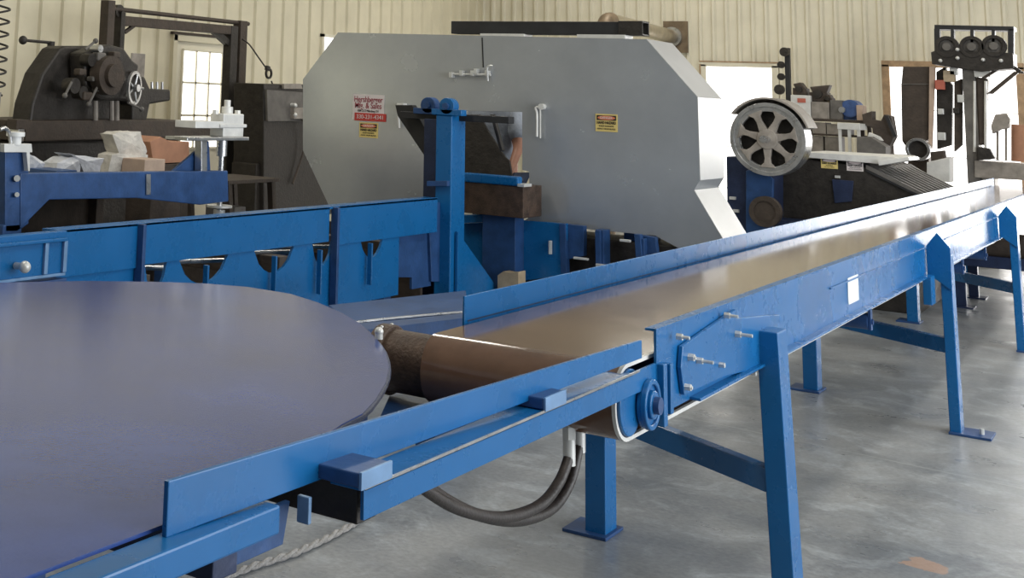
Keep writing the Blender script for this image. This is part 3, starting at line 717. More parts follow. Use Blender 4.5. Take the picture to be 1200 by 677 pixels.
# twisted cable on the floor
cp = [W(2,.014,*q) for q in ((225,690),(262,676),(300,662),(345,648),(380,632),(412,615),(425,606),(440,590))]
cbl = thing('twisted_cable','grey twisted cable lying on the concrete below the deck frame','cable',cp[3])
for s in (0,1):
    pts = []
    for i in range(len(cp)-1):
        for k in range(10):
            t = k/10; q = cp[i].lerp(cp[i+1],t); a_ = (i*10+k)*.9+s*math.pi
            pts.append(q+Vector((math.cos(a_)*.006,0,math.sin(a_)*.006)))
    MB().tube(pts,.0075,8,1).build('strand','rope',cbl)

# ------------------------------------------------------------------ log clamp assembly behind the bed
XC = -4.6
cl = thing('log_clamp','blue log clamp frame with silver spindle on the far side of the log bed','clamp',(XC,5.3,0))
ya = lambda px,py=200: W(0,XC,px,py).y
MB().ppx([(6,172),(34,172),(34,262),(20,272),(6,272)],0,XC,-.12).box(XC-.12,XC,ya(8),ya(30),0,.92).build('upright','blue_old',cl,.006)
MB().ppx([(24,203),(267,200),(268,236),(235,240),(160,232),(58,234),(24,268)],0,XC+.006,-.05).build('arm','blue_old',cl,.005)
MB().ppx([(171,204),(176,204),(176,228),(171,228)],0,XC+.010,.004).build('weld_bead','steel',cl)
MB().ppx([(200,203),(240,168),(245,165),(247,203)],0,XC-.06,-.02).build('gusset_plate','blue_old',cl,.003)
MB().ppx([(236,163),(243,163),(243,202),(236,202)],0,XC-.0,-.05).build('guide_rod','steel',cl,.003)
x_,y_ = XC-.02, ya(262)
zz = lambda py: W(0,XC,262,py).z
sp = MB().cyl((x_,y_,zz(250)),(x_,y_,zz(160)),.017,14).cyl((x_,y_,zz(183)),(x_,y_,zz(164)),.032,14).build('spindle','steel',cl)
MB().ring((x_,y_,zz(243)),(0,0,1),.015,.075,.012).cyl((x_,y_,zz(252)),(x_,y_,zz(246)),.035,14).build('washer','zinc',sp)
MB().box(x_-.08,x_+.08,ya(208),ya(281),zz(164),zz(160)).build('top_plate','steel',cl,.003)
MB().box(x_-.05,x_+.05,ya(255),ya(279),zz(160),zz(133)).build('bearing_block','white_metal',cl,.006)
MB().box(x_-.06,x_+.06,ya(250),ya(281),zz(149),zz(145)).cyl((x_,y_+.04,zz(133)),(x_,y_+.04,zz(125)),.035,12).cyl((x_,y_+.04,zz(126)),(x_,y_+.04,zz(117)),.02,10).build('screw_cap','white_metal',cl,.003)
for px in (253,279): MB().cyl((x_,ya(px),zz(134)),(x_,ya(px),zz(129)),.018,8).build('nut','white_metal',cl)
MB().box(x_-.10,x_+.05,ya(222),ya(255),zz(150),zz(142)).build('slide_bar','white_metal',cl,.003)
MB().ppx([(0,168),(32,168),(33,178),(30,178),(30,200),(28,200),(26,178),(0,178)],0,XC+.01,.03).build('cap_bracket','white_metal',cl,.002)
q = W(0,XC+.02,18,162); MB().cyl(q-Vector((0,0,.03)),q+Vector((0,0,.01)),.03,16).cyl(q+Vector((0,0,.01)),q+Vector((0,0,.03)),.045,16).build('knob','white',cl)
MB().tube([W(0,XC+.02,*p) for p in ((0,152),(6,150),(11,156),(13,168))],.01,8,4).build('bent_handle','steel',cl)
MB().cyl(W(0,XC+.003,20,209),W(0,XC+.03,20,209),.016,8).cyl(W(0,XC+.003,20,228),W(0,XC+.03,20,228),.012,8).build('bolt','zinc',cl)

# ------------------------------------------------------------------ work bench with clutter
BZ = .98
bn = thing('work_bench','long dark work bench heaped with bags and boxes behind the blue clamp','bench',(-5.9,6.5,0))
MB().box(-6.4,-5.45,4.9,7.25,BZ-.05,BZ).build('bench_top','iron_brown',bn,.004)
MB().box(-6.39,-6.36,5.0,7.15,.02,BZ-.05).build('dark_backing','iron_brown',bn)  # dark sheet added so the space beneath the bench stays dark
for x in (-6.3,-5.55):
    for y in (5.0,7.15): MB().box(x-.04,x+.04,y-.04,y+.04,0,BZ-.05).build('leg','iron_brown',bn,.003)
MB().box(-6.3,-5.5,5.1,7.1,.25,.29).build('lower_shelf','iron_brown',bn,.003)
XI = -5.75
def crumple(name, pts, d, m_, lab, cat, group=None):
    """crumpled sheet or bag: outline given depth and folds"""
    P = [W(0,XI,*q) for q in pts]; c = sum(P,Vector())/len(P); mb = MB(); n = len(P)
    zmin = BZ+.001
    for p in P: p.z = max(p.z,zmin)
    fr_ = [p+Vector((random.uniform(0,.03),0,0)) for p in P]; bk = [p+Vector((-d,random.uniform(-.02,.02),0)) for p in P]
    cf = c+Vector((d*.4,0,.01)); cbk = c-Vector((d*1.3,0,0))
    vs = fr_+bk+[cf,cbk]
    mb.add(vs,[(i,(i+1)%n,2*n) for i in range(n)]+[(n+(i+1)%n,n+i,2*n+1) for i in range(n)]+[(i,n+i,n+(i+1)%n,(i+1)%n) for i in range(n)])
    o = mb.build(name,m_); tag(o,lab,cat,group); md = o.modifiers.new('s','SUBSURF'); md.subdivision_type='SIMPLE'; md.levels=md.render_levels=2
    tx = bpy.data.textures.new('n','CLOUDS'); tx.noise_scale=.06; dm = o.modifiers.new('d','DISPLACE'); dm.texture=tx; dm.strength=.02; dm.mid_level=.6; o.location.z -= .006
    return o
crumple('plastic_bag',[(33,178),(40,182),(50,190),(48,203),(33,203)],.12,'plastic_bag','small pale plastic bag slumped next to the clamp upright','bag')
crumple('plastic_bag',[(66,190),(80,182),(95,184),(92,203),(62,203)],.12,'plastic_bag','flattened pale plastic bag lying in the middle of the bench heap','bag')
crumple('plastic_bag',[(78,178),(84,180),(118,184),(116,203),(98,203),(90,188)],.10,'plastic_bag','upright crinkled clear plastic bag with one raised corner','bag')
crumple('crumpled_paper',[(128,156),(138,153),(162,153),(170,176),(168,184),(140,184),(134,172)],.10,'paper','large crumpled sheet of packing paper standing above the heap','paper')
crumple('crumpled_paper',[(128,180),(150,174),(172,180),(172,203),(126,203)],.10,'paper','folded packing paper underneath the large crumpled sheet','paper')
def box_px(name, a, b, d, m_, lab, cat, zb=None, X=None, group=None, bev=.004):
    X_ = X or XI; p,q = W(0,X_,*a),W(0,X_,*b); z0 = q.z if zb is None else zb
    return tag(MB().box(X_-d,X_,p.y,q.y,z0,p.z).build(name,m_,None,bev),lab,cat,group)
o = box_px('cardboard_box',(170,187),(193,203),.2,'card_pale','small pale cardboard box in front of the brown carton','box',BZ+.001,XI+.22)
mb = MB().ppx([(176,166),(188,160),(200,166),(222,166),(222,184),(214,190),(180,192)],0,XI-.12,-.3)
o = mb.build('cardboard_carton','card',None,.004); tag(o,'open brown cardboard carton lying on its side on the bench','box')
pz = min(v.z for v in [W(0,XI-.12,*q) for q in ((180,192),(214,190))])
tag(MB().box(XI-.40,XI-.10,W(0,XI-.12,142,190).y,W(0,XI-.12,224,190).y,BZ+.001,pz-.004).build('flat_carton','iron_brown',None,.003),'flat dark carton lying beneath the open brown one','box')
box_px('parts_tray',(66,200),(90,206),.25,'blue_old','shallow blue parts tray half under the plastic bags','tray',BZ+.001,XI+.26)
tag(MB().ring((-5.2,W(0,-5.2,100,250).y,0.0),(0,0,1),.09,.12,.05).build('tape_roll','card_pale'),'pale ring of tape on the floor behind the bed','tape')
box_px('tool_case',(0,215),(0.1,215.1),.1,'black','x','x') if False else None
q = W(0,-5.4,152,240)
tag(MB().box(-5.35,-5.15,q.y-.1,q.y+.2,0,q.z+.06).build('wooden_crate','iron_brown',None,.004),'narrow brown crate standing on the floor by the bench','crate')

# ------------------------------------------------------------------ old milling machine on its bed (near the wall)
XM = -7.0
ml = thing('milling_machine','dark iron horizontal milling machine with sloping casing and handwheel near the wall','machine',(XM,7.8,0))
YM = lambda px,py=100: W(0,XM,px,py).y
MB().ppx([(34,150),(38,122),(50,86),(70,57),(76,54),(124,54),(130,60),(132,140),(120,165),(38,168)],0,XM,-.2).build('casing','iron',ml,.02)
MB().box(XM-.5,XM-.02,YM(30),YM(215),0,W(0,XM,80,165).z).build('base','iron',ml,.02)
MB().ppx([(80,62),(95,56),(112,52),(128,56),(138,70),(146,76),(140,100),(136,118),(100,116),(82,100)],0,XM+.02,.16).build('gearbox','iron',ml,.02)
MB().ppx([(30,142),(130,140),(232,142),(255,150),(250,160),(30,166)],0,XM+.12,-.6).build('table','iron_brown',ml,.008)
c = W(0,XM+.22,120,88); MB().cyl(c,c+Vector((.10,0,0)),.15,24).cyl(c+Vector((.1,0,0)),c+Vector((.14,0,0)),.09,24).build('spindle_housing','iron_brown',ml)
c = W(0,XM+.2,156,103)
hw = MB().ring(c,(1,.3,0),.11,.135,.02,32).cyl(c,c+Vector((.05,.01,0)),.03,14)
for k in range(5):
    t = 2*math.pi*k/5; hw.cyl(c+Vector((.01,0,0)),c+Vector((.01,math.cos(t)*.115,math.sin(t)*.115)),.01,8)
hw.build('handwheel','steel',ml)
MB().ppx([(140,92),(170,90),(176,104),(200,105),(200,118),(176,122),(172,142),(155,142),(155,122),(138,116)],0,XM,-.25).build('head','iron',ml,.015)
for px in (178,184,190): MB().cyl(W(0,XM-.05,px,106),W(0,XM-.05,px,96),.012,8).build('lever','steel',ml)
a,b = W(0,XM-.3,27,47),W(0,XM-.3,60,50)
ll = MB().cyl(a,b,.012,8).cyl(b-Vector((0,0,.05)),b+Vector((0,0,.01)),.03,10).build('lever_rod','iron',ml); MB().sphere(a,.035).build('ball_knob','iron',ll)
a = W(0,XM+.13,118,84); MB().box(XM+.18,XM+.20,a.y,a.y+.09,a.z-.03,a.z+.0).build('maker_plate','steel',ml)
for px,py,r in ((108,57,.03),(98,70,.05),(124,102,.06),(88,108,.05),(132,76,.05),(78,100,.06)):
    c = W(0,XM+.16,px,py); MB().cyl(c,c+Vector((.09,0,0)),r,14).build('dial','steel' if r<.04 else 'iron',ml)
for px in (112,131,137):
    MB().cyl(W(0,XM+.14,px,118),W(0,XM+.14,px,141),.02,8).build('column_rod','bin',ml)
for px,py,w2,m_ in ((112,66,.05,'bin_dark'),(124,86,.045,'bin'),(90,84,.04,'iron_brown'),(104,92,.03,'bin_dark'),(136,92,.035,'iron_brown'),(118,74,.03,'bin'),(96,112,.05,'iron_brown'),(110,104,.03,'bin_dark'),(130,64,.04,'iron_brown')):
    c = W(0,XM+.2,px,py); MB().box(c.x,c.x+.07,c.y-w2,c.y+w2,c.z-w2*.7,c.z+w2*.6).build('gear_box_lug',m_,ml,.012)
for a,b in (((84,96),(76,112)),((100,58),(112,48)),((128,110),(142,96)),((150,120),(166,128)),((116,98),(104,122))):
    p,q = W(0,XM+.27,*a),W(0,XM+.27,*b); MB().cyl(p,q,.010,8).sphere(q,.022,10).build('shift_lever','bin_dark',ml)
for (a,b,m_) in (((20,140),(34,152),'iron_brown'),((22,150),(28,166),'steel')):
    p,q = W(0,XM+.2,*a),W(0,XM+.2,*b); MB().box(XM+.1,XM+.2,p.y,q.y,q.z,p.z).build('side_box',m_,ml,.004)

# overhead gantry frame behind the machine
XG = -7.95
gt = thing('gantry_frame','rusty brown overhead frame with rail and corner braces in front of the glazed door','frame',(XG,10.2,0))
G = lambda px,py: W(0,XG,px,py)
def beam(mb, a, b, t):
    a,b = Vector(a),Vector(b); z = (b-a).normalized(); x = Vector((1,0,0)); y = z.cross(x).normalized()
    c = [a+x*sx*t+y*sy*t for sx,sy in ((-1,-1),(1,-1),(1,1),(-1,1))]; return mb.prism(c,b-a)
def post(px0,px1,pyt,m_,nm):
    a = G(px0,pyt); b = G(px1,pyt); MB().box(XG-.05,XG+.05,a.y,b.y,0,a.z).build(nm,m_,gt,.004)
post(123,131,0,'iron_brown','post'); post(138,143,14,'iron','inner_post'); post(267,275,30,'iron','inner_post'); post(278,286,24,'iron_brown','post')
mb = MB(); beam(mb,G(140,24),G(275,36),.045); mb.build('cross_beam','iron_brown',gt,.004)
mb = MB(); mb.cyl(G(130,10),G(291,28),.022,12); mb.build('rail_pipe','iron_brown',gt)
MB().ring(G(139,13)-Vector((.04,0,0)),(1,0,0),.03,.06,.06,20).build('pulley','iron',gt)
mb = MB(); beam(mb,G(146,38),G(165,24),.015); mb.build('brace','iron_brown',gt)
mb = MB(); beam(mb,G(246,32),G(268,52),.03); mb.build('brace','iron',gt)
MB().box(XG+.05,XG+.06,G(152,0).y,G(168,0).y,G(150,90).z,G(150,62).z).build('hanging_plate','bin',gt,.003)
# cable and hook from the frame
hk = thing('hanging_hook','thin cable and small hook drooping from the gantry over the dark cabinet','hook',G(312,90))
MB().tube([W(0,-7.8,*q) for q in ((284,46),(292,52),(302,66),(312,80))],.008,6,4).build('cable','iron',hk)
MB().ring(W(0,-7.8,314,86),(1,0,0),.04,.058,.02,16).cyl(W(0,-7.8,313,82),W(0,-7.8,314,78),.03,10).build('hook','iron',hk)
MB().tube([W(0,-7.8,*q) for q in ((318,95),(324,110),(330,120),(337,123))],.008,6,4).build('lower_cable','iron',hk)

# dark cabinet machine between gantry and housing
XK = -7.4
kb_ = thing('dark_lathe_cabinet','tall dark machine cabinet with pale control panel beside the grey housing','machine',(XK,11.2,0))
K = lambda px,py: W(0,XK,px,py)
MB().ppx([(309,98),(330,99),(392,100),(398,250),(309,258)],0,XK,-.37).build('body','iron',kb_,.01)
MB().box(XK-.35,XK-.05,K(312,0).y,K(392,0).y,0,.9).build('base','iron',kb_,.01)
MB().ppx([(310,105),(352,108),(352,142),(311,142)],0,XK+.005,.03).build('control_panel','bin_dark',kb_,.004)
for q in ((338,123),(338,134)): c = K(*q); MB().cyl(c+Vector((.03,0,0)),c+Vector((.08,0,0)),.022,12).sphere(c+Vector((.08,0,0)),.024,12).build('dial','zinc',kb_)
MB().ppx([(330,98),(350,98),(352,104),(330,104)],0,XK+.005,.03).ppx([(340,126),(355,126),(355,139),(340,139)],0,XK+.035,.05).build('switch_box','bin',kb_,.003)
MB().tube([K(344,134)+Vector((.05,0,0)),K(352,150)+Vector((.08,0,0)),K(350,180)+Vector((.05,0,0)),K(340,215)+Vector((.03,0,0))],.012,8,4).build('conduit','iron_brown',kb_)
# small steel bench in front
XS = -6.3
st_ = thing('steel_stand','small steel stand with splayed legs on the floor behind the bed','stand',(XS,9.0,0))
Z0 = W(0,XS,280,211)
a,b = W(0,XS,268,212),W(0,XS,328,209)
MB().box(XS-.5,XS,a.y,b.y,Z0.z-.03,Z0.z).build('stand_top','iron_brown',st_,.003)
for s in (a.y+.06,b.y-.06):
    for x in (XS-.05,XS-.45):
        mb = MB(); beam(mb,(x,s,Z0.z-.03),(x,s+.12,0),.025); mb.build('leg','iron_brown',st_)
MB().box(XS-.45,XS-.05,a.y+.1,b.y-.1,.3,.33).build('shelf','iron_brown',st_,.003)
tag(MB().box(XS-.35,XS-.05,W(0,XS,290,0).y,W(0,XS,303,0).y,.331,.66).build('steel_canister','bin_dark',None,.01),'grey steel canister standing on the lower shelf of the steel stand','canister')
tag(MB().sphere((-5.6,10.2,.16),.20,16,1,1.5,.8).build('scrap_bag','iron_brown'),'brown sack slumped on the floor between stand and grey housing','sack')

# coiled air hose hanging at the frame edge
XA = -6.0
pts = []
top = W(0,XA,4,-20); bot = W(0,XA,3,112)
nT = 9; zt_,zb_ = top.z,bot.z
ce = W(0,XA,2,60)
for i in range(nT*12+1):
    t = i/12*2*math.pi; f = i/(nT*12); pts.append((XA+math.sin(t)*.05, ce.y-.02+math.cos(t)*.05, zt_+(zb_-zt_)*f))
ah = thing('coiled_air_hose','dark coiled air hose hanging down beside the milling machine','hose',(XA,ce.y,zb_))
MB().tube(pts,.007,7,1).build('coil','iron',ah)
MB().cyl((XA,ce.y,zt_),(XA,ce.y,HT),.010,8).build('supply_line','iron',ah)
MB().cyl((XA,ce.y-.02,zb_+.02),(XA,ce.y-.02,zb_-.22),.03,12,.022).build('air_gun','bin',ah)

# ------------------------------------------------------------------ resaw behind the conveyor
YR = 12.0
rs = thing('resaw_machine','dark navy resaw with an exposed spoked band wheel behind the conveyor','machine',(-2.8,12.6,0))
Wy = lambda x,y,Y=YR: W(1,Y,x,y)
c = Wy(899,163); r0 = .31
wl = MB().ring(c,(0,1,0),r0-.035,r0,.24,48).ring(c+Vector((0,.015,0)),(0,1,0),r0-.075,r0-.03,.05,48).build('band_wheel','steel',rs,.003)
mb = MB().cyl(c+Vector((0,-.01,0)),c+Vector((0,.16,0)),.085,24)
for k in range(7):
    t = 2*math.pi*k/7+.2; u = Vector((math.cos(t),0,math.sin(t))); v = Vector((-math.sin(t),0,math.cos(t)))
    mb.prism([c+u*.07-v*.036,c+u*.07+v*.036,c+u*.16+v*.022,c+u*.20+v*.026,c+u*(r0-.07)+v*.068,c+u*(r0-.07)-v*.068,c+u*.20-v*.026,c+u*.16-v*.022],(0,.05,0))
mb.build('spokes','bin',wl,.004)
MB().cyl(c+Vector((0,-.14,0)),c+Vector((0,.3,0)),.03,16).build('axle','steel',wl)
MB().cyl(c+Vector((0,.12,0)),c+Vector((0,.14,0)),r0-.06,36).build('wheel_web','iron',wl)
gd = MB().ring(c+Vector((0,-.02,0)),(0,1,0),r0+.03,r0+.045,.32,30,-.95 if True else 0,1.25).build('wheel_guard','bin',rs)
gd2 = MB().ring(c+Vector((0,.30,0)),(0,1,0),r0-.12,r0+.045,.012,30,-.95,1.25).build('guard_back','bin',rs)
MB().ppx([(851,183),(872,183),(874,178),(886,178),(905,200),(905,285),(862,290),(852,255)],1,YR+.22,.55).box(-3.35,-2.75,YR+.24,YR+.75,0,.7).build('pedestal','navy',rs,.01)
MB().ppx([(874,200),(890,196),(906,210),(904,275),(874,280)],1,YR+.17,.05).build('front_cover','blue_old',rs,.006)
c2 = Wy(896,248,YR+.1); MB().ring(c2,(0,1,0),.09,.13,.08,30).cyl(c2+Vector((0,.01,0)),c2+Vector((0,.09,0)),.09,20).build('drive_sheave','iron_brown',rs)
for q in ((862,247),(861,260),(862,270),(858,232)):
    p = Wy(q[0],q[1],YR+.2); MB().box(p.x-.02,p.x+.03,YR+.18,YR+.22,p.z-.012,p.z+.012).build('stud','zinc',rs,.002)
YT = 12.6
pz1 = Wy(920,182,YT)
MB().prism([(pz1.x-.12,YT,.3),(-1.93,YT,.3),(-1.93,YT,.98),(-2.25,YT,pz1.z-.06),(pz1.x-.12,YT,pz1.z)],(0,1.9,0)).box(-2.95,-1.95,YT+.02,YT+1.8,0,.3).build('body','iron',rs,.01)
tb = MB().ppx([(938,178),(1048,184),(1056,187),(1030,192),(940,184)],1,YT-.04,1.0).build('table','white_metal',rs,.003)
MB().ppx([(1028,188),(1064,184),(1066,188),(1030,194)],1,YT-.10,.5).build('table_extension','white_metal',rs,.003)
# ribbed sloping chute
mb = MB()
for i in range(10):
    y = YT-.02+i*.19
    mb.prism([(-2.30,y,1.205),(-1.87,y,1.0),(-1.87,y,.97),(-2.30,y,1.17)],(0,.055,0))
MB().prism([(-2.30,YT-.02,1.165),(-1.87,YT-.02,.972),(-1.87,YT-.02,.95),(-2.30,YT-.02,1.15)],(0,1.85,0)).build('chute_pan','black',rs)
mb.build('ribbed_chute','bin_dark',rs)
danger(962,185,982,198,('CAUTION','KEEP GUARDS','IN PLACE','AT ALL TIMES'),rs,YT,'sign_yellow','sign_pink','caution_sign')
danger(992,187,1012,201,('DANGER','KEEP HANDS','CLEAR OF BLADE','WHEN RUNNING'),rs,YT,'sign_white','sign_pink')
p = Wy(982,207,YT); MB().box(p.x-.02,p.x+.02,YT-.03,YT,p.z-.01,p.z+.01).build('latch','zinc',rs)
MB().ppx([(975,210),(1000,212),(998,236),(978,238)],1,YT-.02,.02).build('blue_panel','navy',rs,.003)

# ------------------------------------------------------------------ shelf rack with stock behind the resaw
YS = 16.6
Wr = lambda x,y,Y=YS: W(1,Y,x,y)
rk = thing('parts_rack','grey steel parts rack behind the resaw table','rack',(-3.8,YS,0))
a,b = Wr(938,138),Wr(1012,141)
MB().box(a.x,b.x,YS,YS+.45,a.z-.03,a.z).build('shelf','iron_brown',rk,.003)
c,d = Wr(945,156),Wr(1022,158)
MB().box(c.x,d.x,YS,YS+.45,c.z-.02,c.z).build('shelf','iron_brown',rk,.003)
e = Wr(945,180)
MB().box(c.x,d.x,YS,YS+.45,e.z-.02,e.z).build('shelf','iron_brown',rk,.003)
for x in (a.x+.02,b.x-.02):
    for y in (YS+.02,YS+.43): MB().box(x-.02,x+.02,y-.02,y+.02,0,a.z-.03).build('upright','iron_brown',rk)
def stock(nm, x0,y0,x1,zb,d,m_,lab,cat,grp=None,Y=YS,bev=.004):
    p,q = Wr(x0,y0,Y),Wr(x1,y0,Y); return tag(MB().box(p.x,q.x,Y+.02,Y+.02+d,zb,p.z).build(nm,m_,None,bev),lab,cat,grp)
za = a.z+.001
o = stock('carton',926,111,949,za,.36,'white_metal','pale carton with red marks at the end of the parts rack','box')
rk2 = MB().box(a.x-.14,a.x+.02,YS+.02,YS+.40,a.z-.03,a.z); rk2.build('shelf_extension','iron_brown',rk)
p = Wr(934,114); MB().box(p.x,p.x+.09,YS+.012,YS+.018,p.z-.06,p.z-.01).build('red_mark','red_label',o)
o['_o']=[0,0,0]
stock('parts_bin',950,119,971,za,.36,'bin','brown bin beside the pale carton on the rack','bin')
stock('parts_bin',972,117,986,za,.36,'bin_dark','dark narrow bin beside the blue motor','bin')
mt_ = thing('electric_motor','small blue electric motor on top of the parts rack','motor',Wr(995,138))
p = Wr(995,127); MB().cyl((p.x-.08,YS+.12,p.z-.02),(p.x-.08,YS+.34,p.z-.02),.085,20).cyl((p.x+.0,YS+.05,p.z),(p.x+.0,YS+.34,p.z),.10,20).build('body','blue_motor',mt_)
MB().cyl((p.x-.08,YS+.0,p.z-.02),(p.x-.08,YS+.12,p.z-.02),.035,14).build('shaft','steel',mt_); MB().box(p.x-.12,p.x+.1,YS+.1,YS+.32,za,p.z-.08).build('foot','blue_motor',mt_)
stock('carton',1003,123,1010,za,.25,'card_pale','small tan carton next to the blue motor','box')
stock('carton',951,143,967,c.z+.001,.3,'bin','wide grey bin on the middle rack level, closer to the wheel','bin')
stock('parts_bin',968,145,982,c.z+.001,.3,'bin','square grey bin on the middle rack level','bin')
stock('parts_bin',985,146,994,c.z+.001,.3,'bin_dark','slim dark bin on the middle rack level','bin')
stock('parts_bin',948,159,964,e.z+.001,.3,'bin','square grey bin on the lowest rack level, closer to the wheel','bin')
stock('parts_bin',966,160,983,e.z+.001,.3,'bin','wide grey bin on the lowest rack level','bin')
# pile of castings on the cartons
pz_ = Wr(930,111).z+.001
def casting(px,pz0,r,tilt,lab):
    p = Wr(px,100); t = thing('metal_casting',lab,'casting',(p.x,YS+.2,pz0),'castings piled on the rack')
    MB().box(p.x-r,p.x+r,YS+.1,YS+.3,pz0,pz0+r*1.1).prism([(p.x-r*.6,YS+.1,pz0+r),(p.x+r*.9,YS+.1,pz0+r),(p.x+r*tilt,YS+.1,pz0+r*2.0),(p.x-r*.9,YS+.1,pz0+r*1.7)],(0,.16,0)).build('block','iron_brown',t,.01)
    MB().cyl((p.x,YS+.06,pz0+r*.9),(p.x,YS+.12,pz0+r*.9),r*.5,12).build('bore','iron',t)
casting(934,pz_,.075,.2,'angular iron casting with a raised lug on the pale carton')
casting(956,Wr(955,119).z+.001,.10,1.3,'large tilted iron casting standing on the brown bin')
casting(967,Wr(955,119).z+.001,.045,.5,'small iron casting at the edge of the brown bin')
# pale welding cart and tools
ct = thing('utility_cart','white steel utility cart with open frame behind the resaw table','cart',Wr(1005,180))
p0,p1 = Wr(992,144),Wr(1018,144); zt_ = p0.z
MB().box(p0.x,p1.x,YS-.5,YS-.1,zt_-.07,zt_).build('top_tray','white_metal',ct,.004)
for x in (p0.x+.02,(p0.x+p1.x)/2,p1.x-.02): MB().box(x-.015,x+.015,YS-.48,YS-.45,0,zt_-.07).build('leg','white_metal',ct)
MB().ppx([(1004,160),(1020,160),(1038,172),(1038,181),(1004,181)],1,YS-.6,.3).build('machine_cover','bin_dark',ct,.004)
MB().ppx([(1018,155),(1030,160),(1034,165),(1016,162)],1,YS-.4,.1).build('ledge','white_metal',ct,.004)
vs_ = thing('bench_vice','dark bench vice with an upright screw handle beyond the white cart','vice',Wr(1030,180))
MB().ppx([(1010,134),(1022,130),(1022,140),(1032,142),(1036,134),(1044,136),(1048,160),(1040,176),(1026,176),(1022,150),(1012,146)],1,YS-.2,.22).box(Wr(1026,176).x,Wr(1046,176).x,YS-.2,YS+.1,0,Wr(1030,170,YS-.2).z).build('vice_body','iron_brown',vs_,.006)
mb = MB(); beam(mb,Wr(1039,136,YS-.25),Wr(1049,160,YS-.25),.018); mb.build('screw_handle','black',vs_)

# post with saw rollers hung on the end wall
pl = thing('roller_post','dark post with five round rollers stacked down one side before the end wall','post',(-4.5,18.6,0))
YQ = 18.7; Q = lambda x,y: W(1,YQ,x,y)
a,b = Q(919,56),Q(925,56)
MB().box(a.x,b.x,YQ,YQ+.06,0,a.z).build('upright','black',pl,.004)
for (x,y,r) in ((920,61,.055),(916,76,.042),(916,90,.042),(914,105,.060),(917,121,.045)):
    c = Q(x,y); MB().cyl(c+Vector((0,-.05,0)),c+Vector((0,-.001,0)),r*1.1,20).cyl(c+Vector((0,-.06,0)),c+Vector((0,-.05,0)),r*.5,12).build('roller','iron',pl)

# ------------------------------------------------------------------ tall edger machine at the conveyor's end
YX = 17.4
Wx = lambda x,y,Y=YX: W(1,Y,x,y)
ed = thing('band_resaw_tower','tall dark machine tower topped by three pulleys at the end of the conveyor','machine',(-2.2,17.7,0))
a,b = Wx(1127,75),Wx(1142,75)
MB().box(a.x,b.x,YX,YX+.3,0,Wx(1130,72).z).build('column','bin_dark',ed,.006)
MB().ppx([(1058,78),(1089,78),(1089,160),(1075,192),(1057,165),(1056,100)],1,YX+.1,.25).box(Wx(1060,150).x,Wx(1085,150).x,YX+.12,YX+.34,0,1.3).build('belt_cover','iron_brown',ed,.008)
MB().ppx([(1056,98),(1088,98),(1088,99),(1056,99)],1,YX+.09,.01).build('cover_seam','bin_dark',ed)
c = Wx(1077,175); MB().ring(c+Vector((0,-.1,0)),(0,1,0),.10,.13,.2,30).build('lower_pulley','steel',ed,.003); MB().cyl(c+Vector((0,-.02,0)),c+Vector((0,.1,0)),.10,24).build('pulley_web','iron',ed)
MB().ppx([(1089,78),(1096,78),(1092,180),(1088,180)],1,YX+.05,.05).build('pale_rail','card_pale',ed,.003)
MB().ppx([(1097,84),(1108,78),(1110,92),(1116,100),(1115,170),(1098,175)],1,YX+.12,.12).build('guide_post','iron',ed,.008)
MB().ppx([(1118,96),(1127,92),(1127,170),(1118,178)],1,YX+.08,.12).build('guide_post','iron_brown',ed,.008)
for (x,y,w2,m_) in ((1102,100,.05,'red_label'),(1113,90,.06,'wood'),(1118,84,.04,'zinc'),(1103,131,.03,'zinc'),(1127,116,.04,'zinc'),(1104,160,.04,'zinc'),(1121,130,.03,'iron')):
    p = Wx(x,y,YX+.05); MB().box(p.x-w2,p.x+w2,YX+.0,YX+.08,p.z-w2,p.z+w2*1.2).build('fitting',m_,ed,.006)
# top frame with three pulleys
fr2 = MB()
P = lambda x,y: Wx(x,y,YX-.05)
for q in (((1095,30),(1188,34)),): pass
fr2.ppx([(1095,29),(1188,31),(1188,36),(1095,34)],1,YX-.05,.3).ppx([(1095,34),(1101,34),(1101,62),(1095,62)],1,YX-.05,.1).ppx([(1181,34),(1188,34),(1188,64),(1181,64)],1,YX-.05,.1)
for x in (1116,1139,1164): fr2.ppx([(x-2,34),(x+2,34),(x+2,50),(x-2,50)],1,YX-.05,.1)
fr2.build('top_frame','black',ed,.003)
MB().ppx([(1091,61),(1100,58),(1187,62),(1188,80),(1150,84),(1092,75)],1,YX-.08,.4).build('head_box','iron',ed,.006)
for x,y in ((1110,55),(1139,55),(1165,54)):
    c = P(x,y); pl_ = MB().ring(c+Vector((0,-.04,0)),(0,1,0),.085,.125,.10,30).build('pulley','iron',ed,.004)
    MB().cyl(c+Vector((0,-.05,0)),c+Vector((0,.06,0)),.045,20).build('hub','bin_dark',pl_)
    MB().cyl(c+Vector((0,.0,0)),c+Vector((0,.03,0)),.09,24).build('web','bin_dark',pl_)
for x,y in ((1122,68),(1152,70),(1173,71),(1122,58),(1102,71)):
    c = Wx(x,y,YX-.09); MB().sphere(c,.022,10).build('grease_fitting','zinc',ed)
mb = MB(); beam(mb,Wx(1160,110),Wx(1192,84),.03); beam(mb,Wx(1152,92),Wx(1168,82),.025); mb.build('diagonal_brace','iron_brown',ed)
mb = MB(); beam(mb,Wx(1184,76),Wx(1198,86),.03); mb.build('end_arm','iron',ed)
MB().ppx([(1140,78),(1160,84),(1161,90),(1142,90)],1,YX-.02,.1).build('tray','white_metal',ed,.003)
MB().ppx([(1143,90),(1158,92),(1155,170),(1146,170)],1,YX+.02,.12).build('hydraulic_cylinder','iron_brown',ed,.02)
for x0 in (1142,1155): MB().cyl(Wx(x0,95,YX+.0),Wx(x0,178,YX+.0),.015,10).build('guide_rod','white_metal',ed)
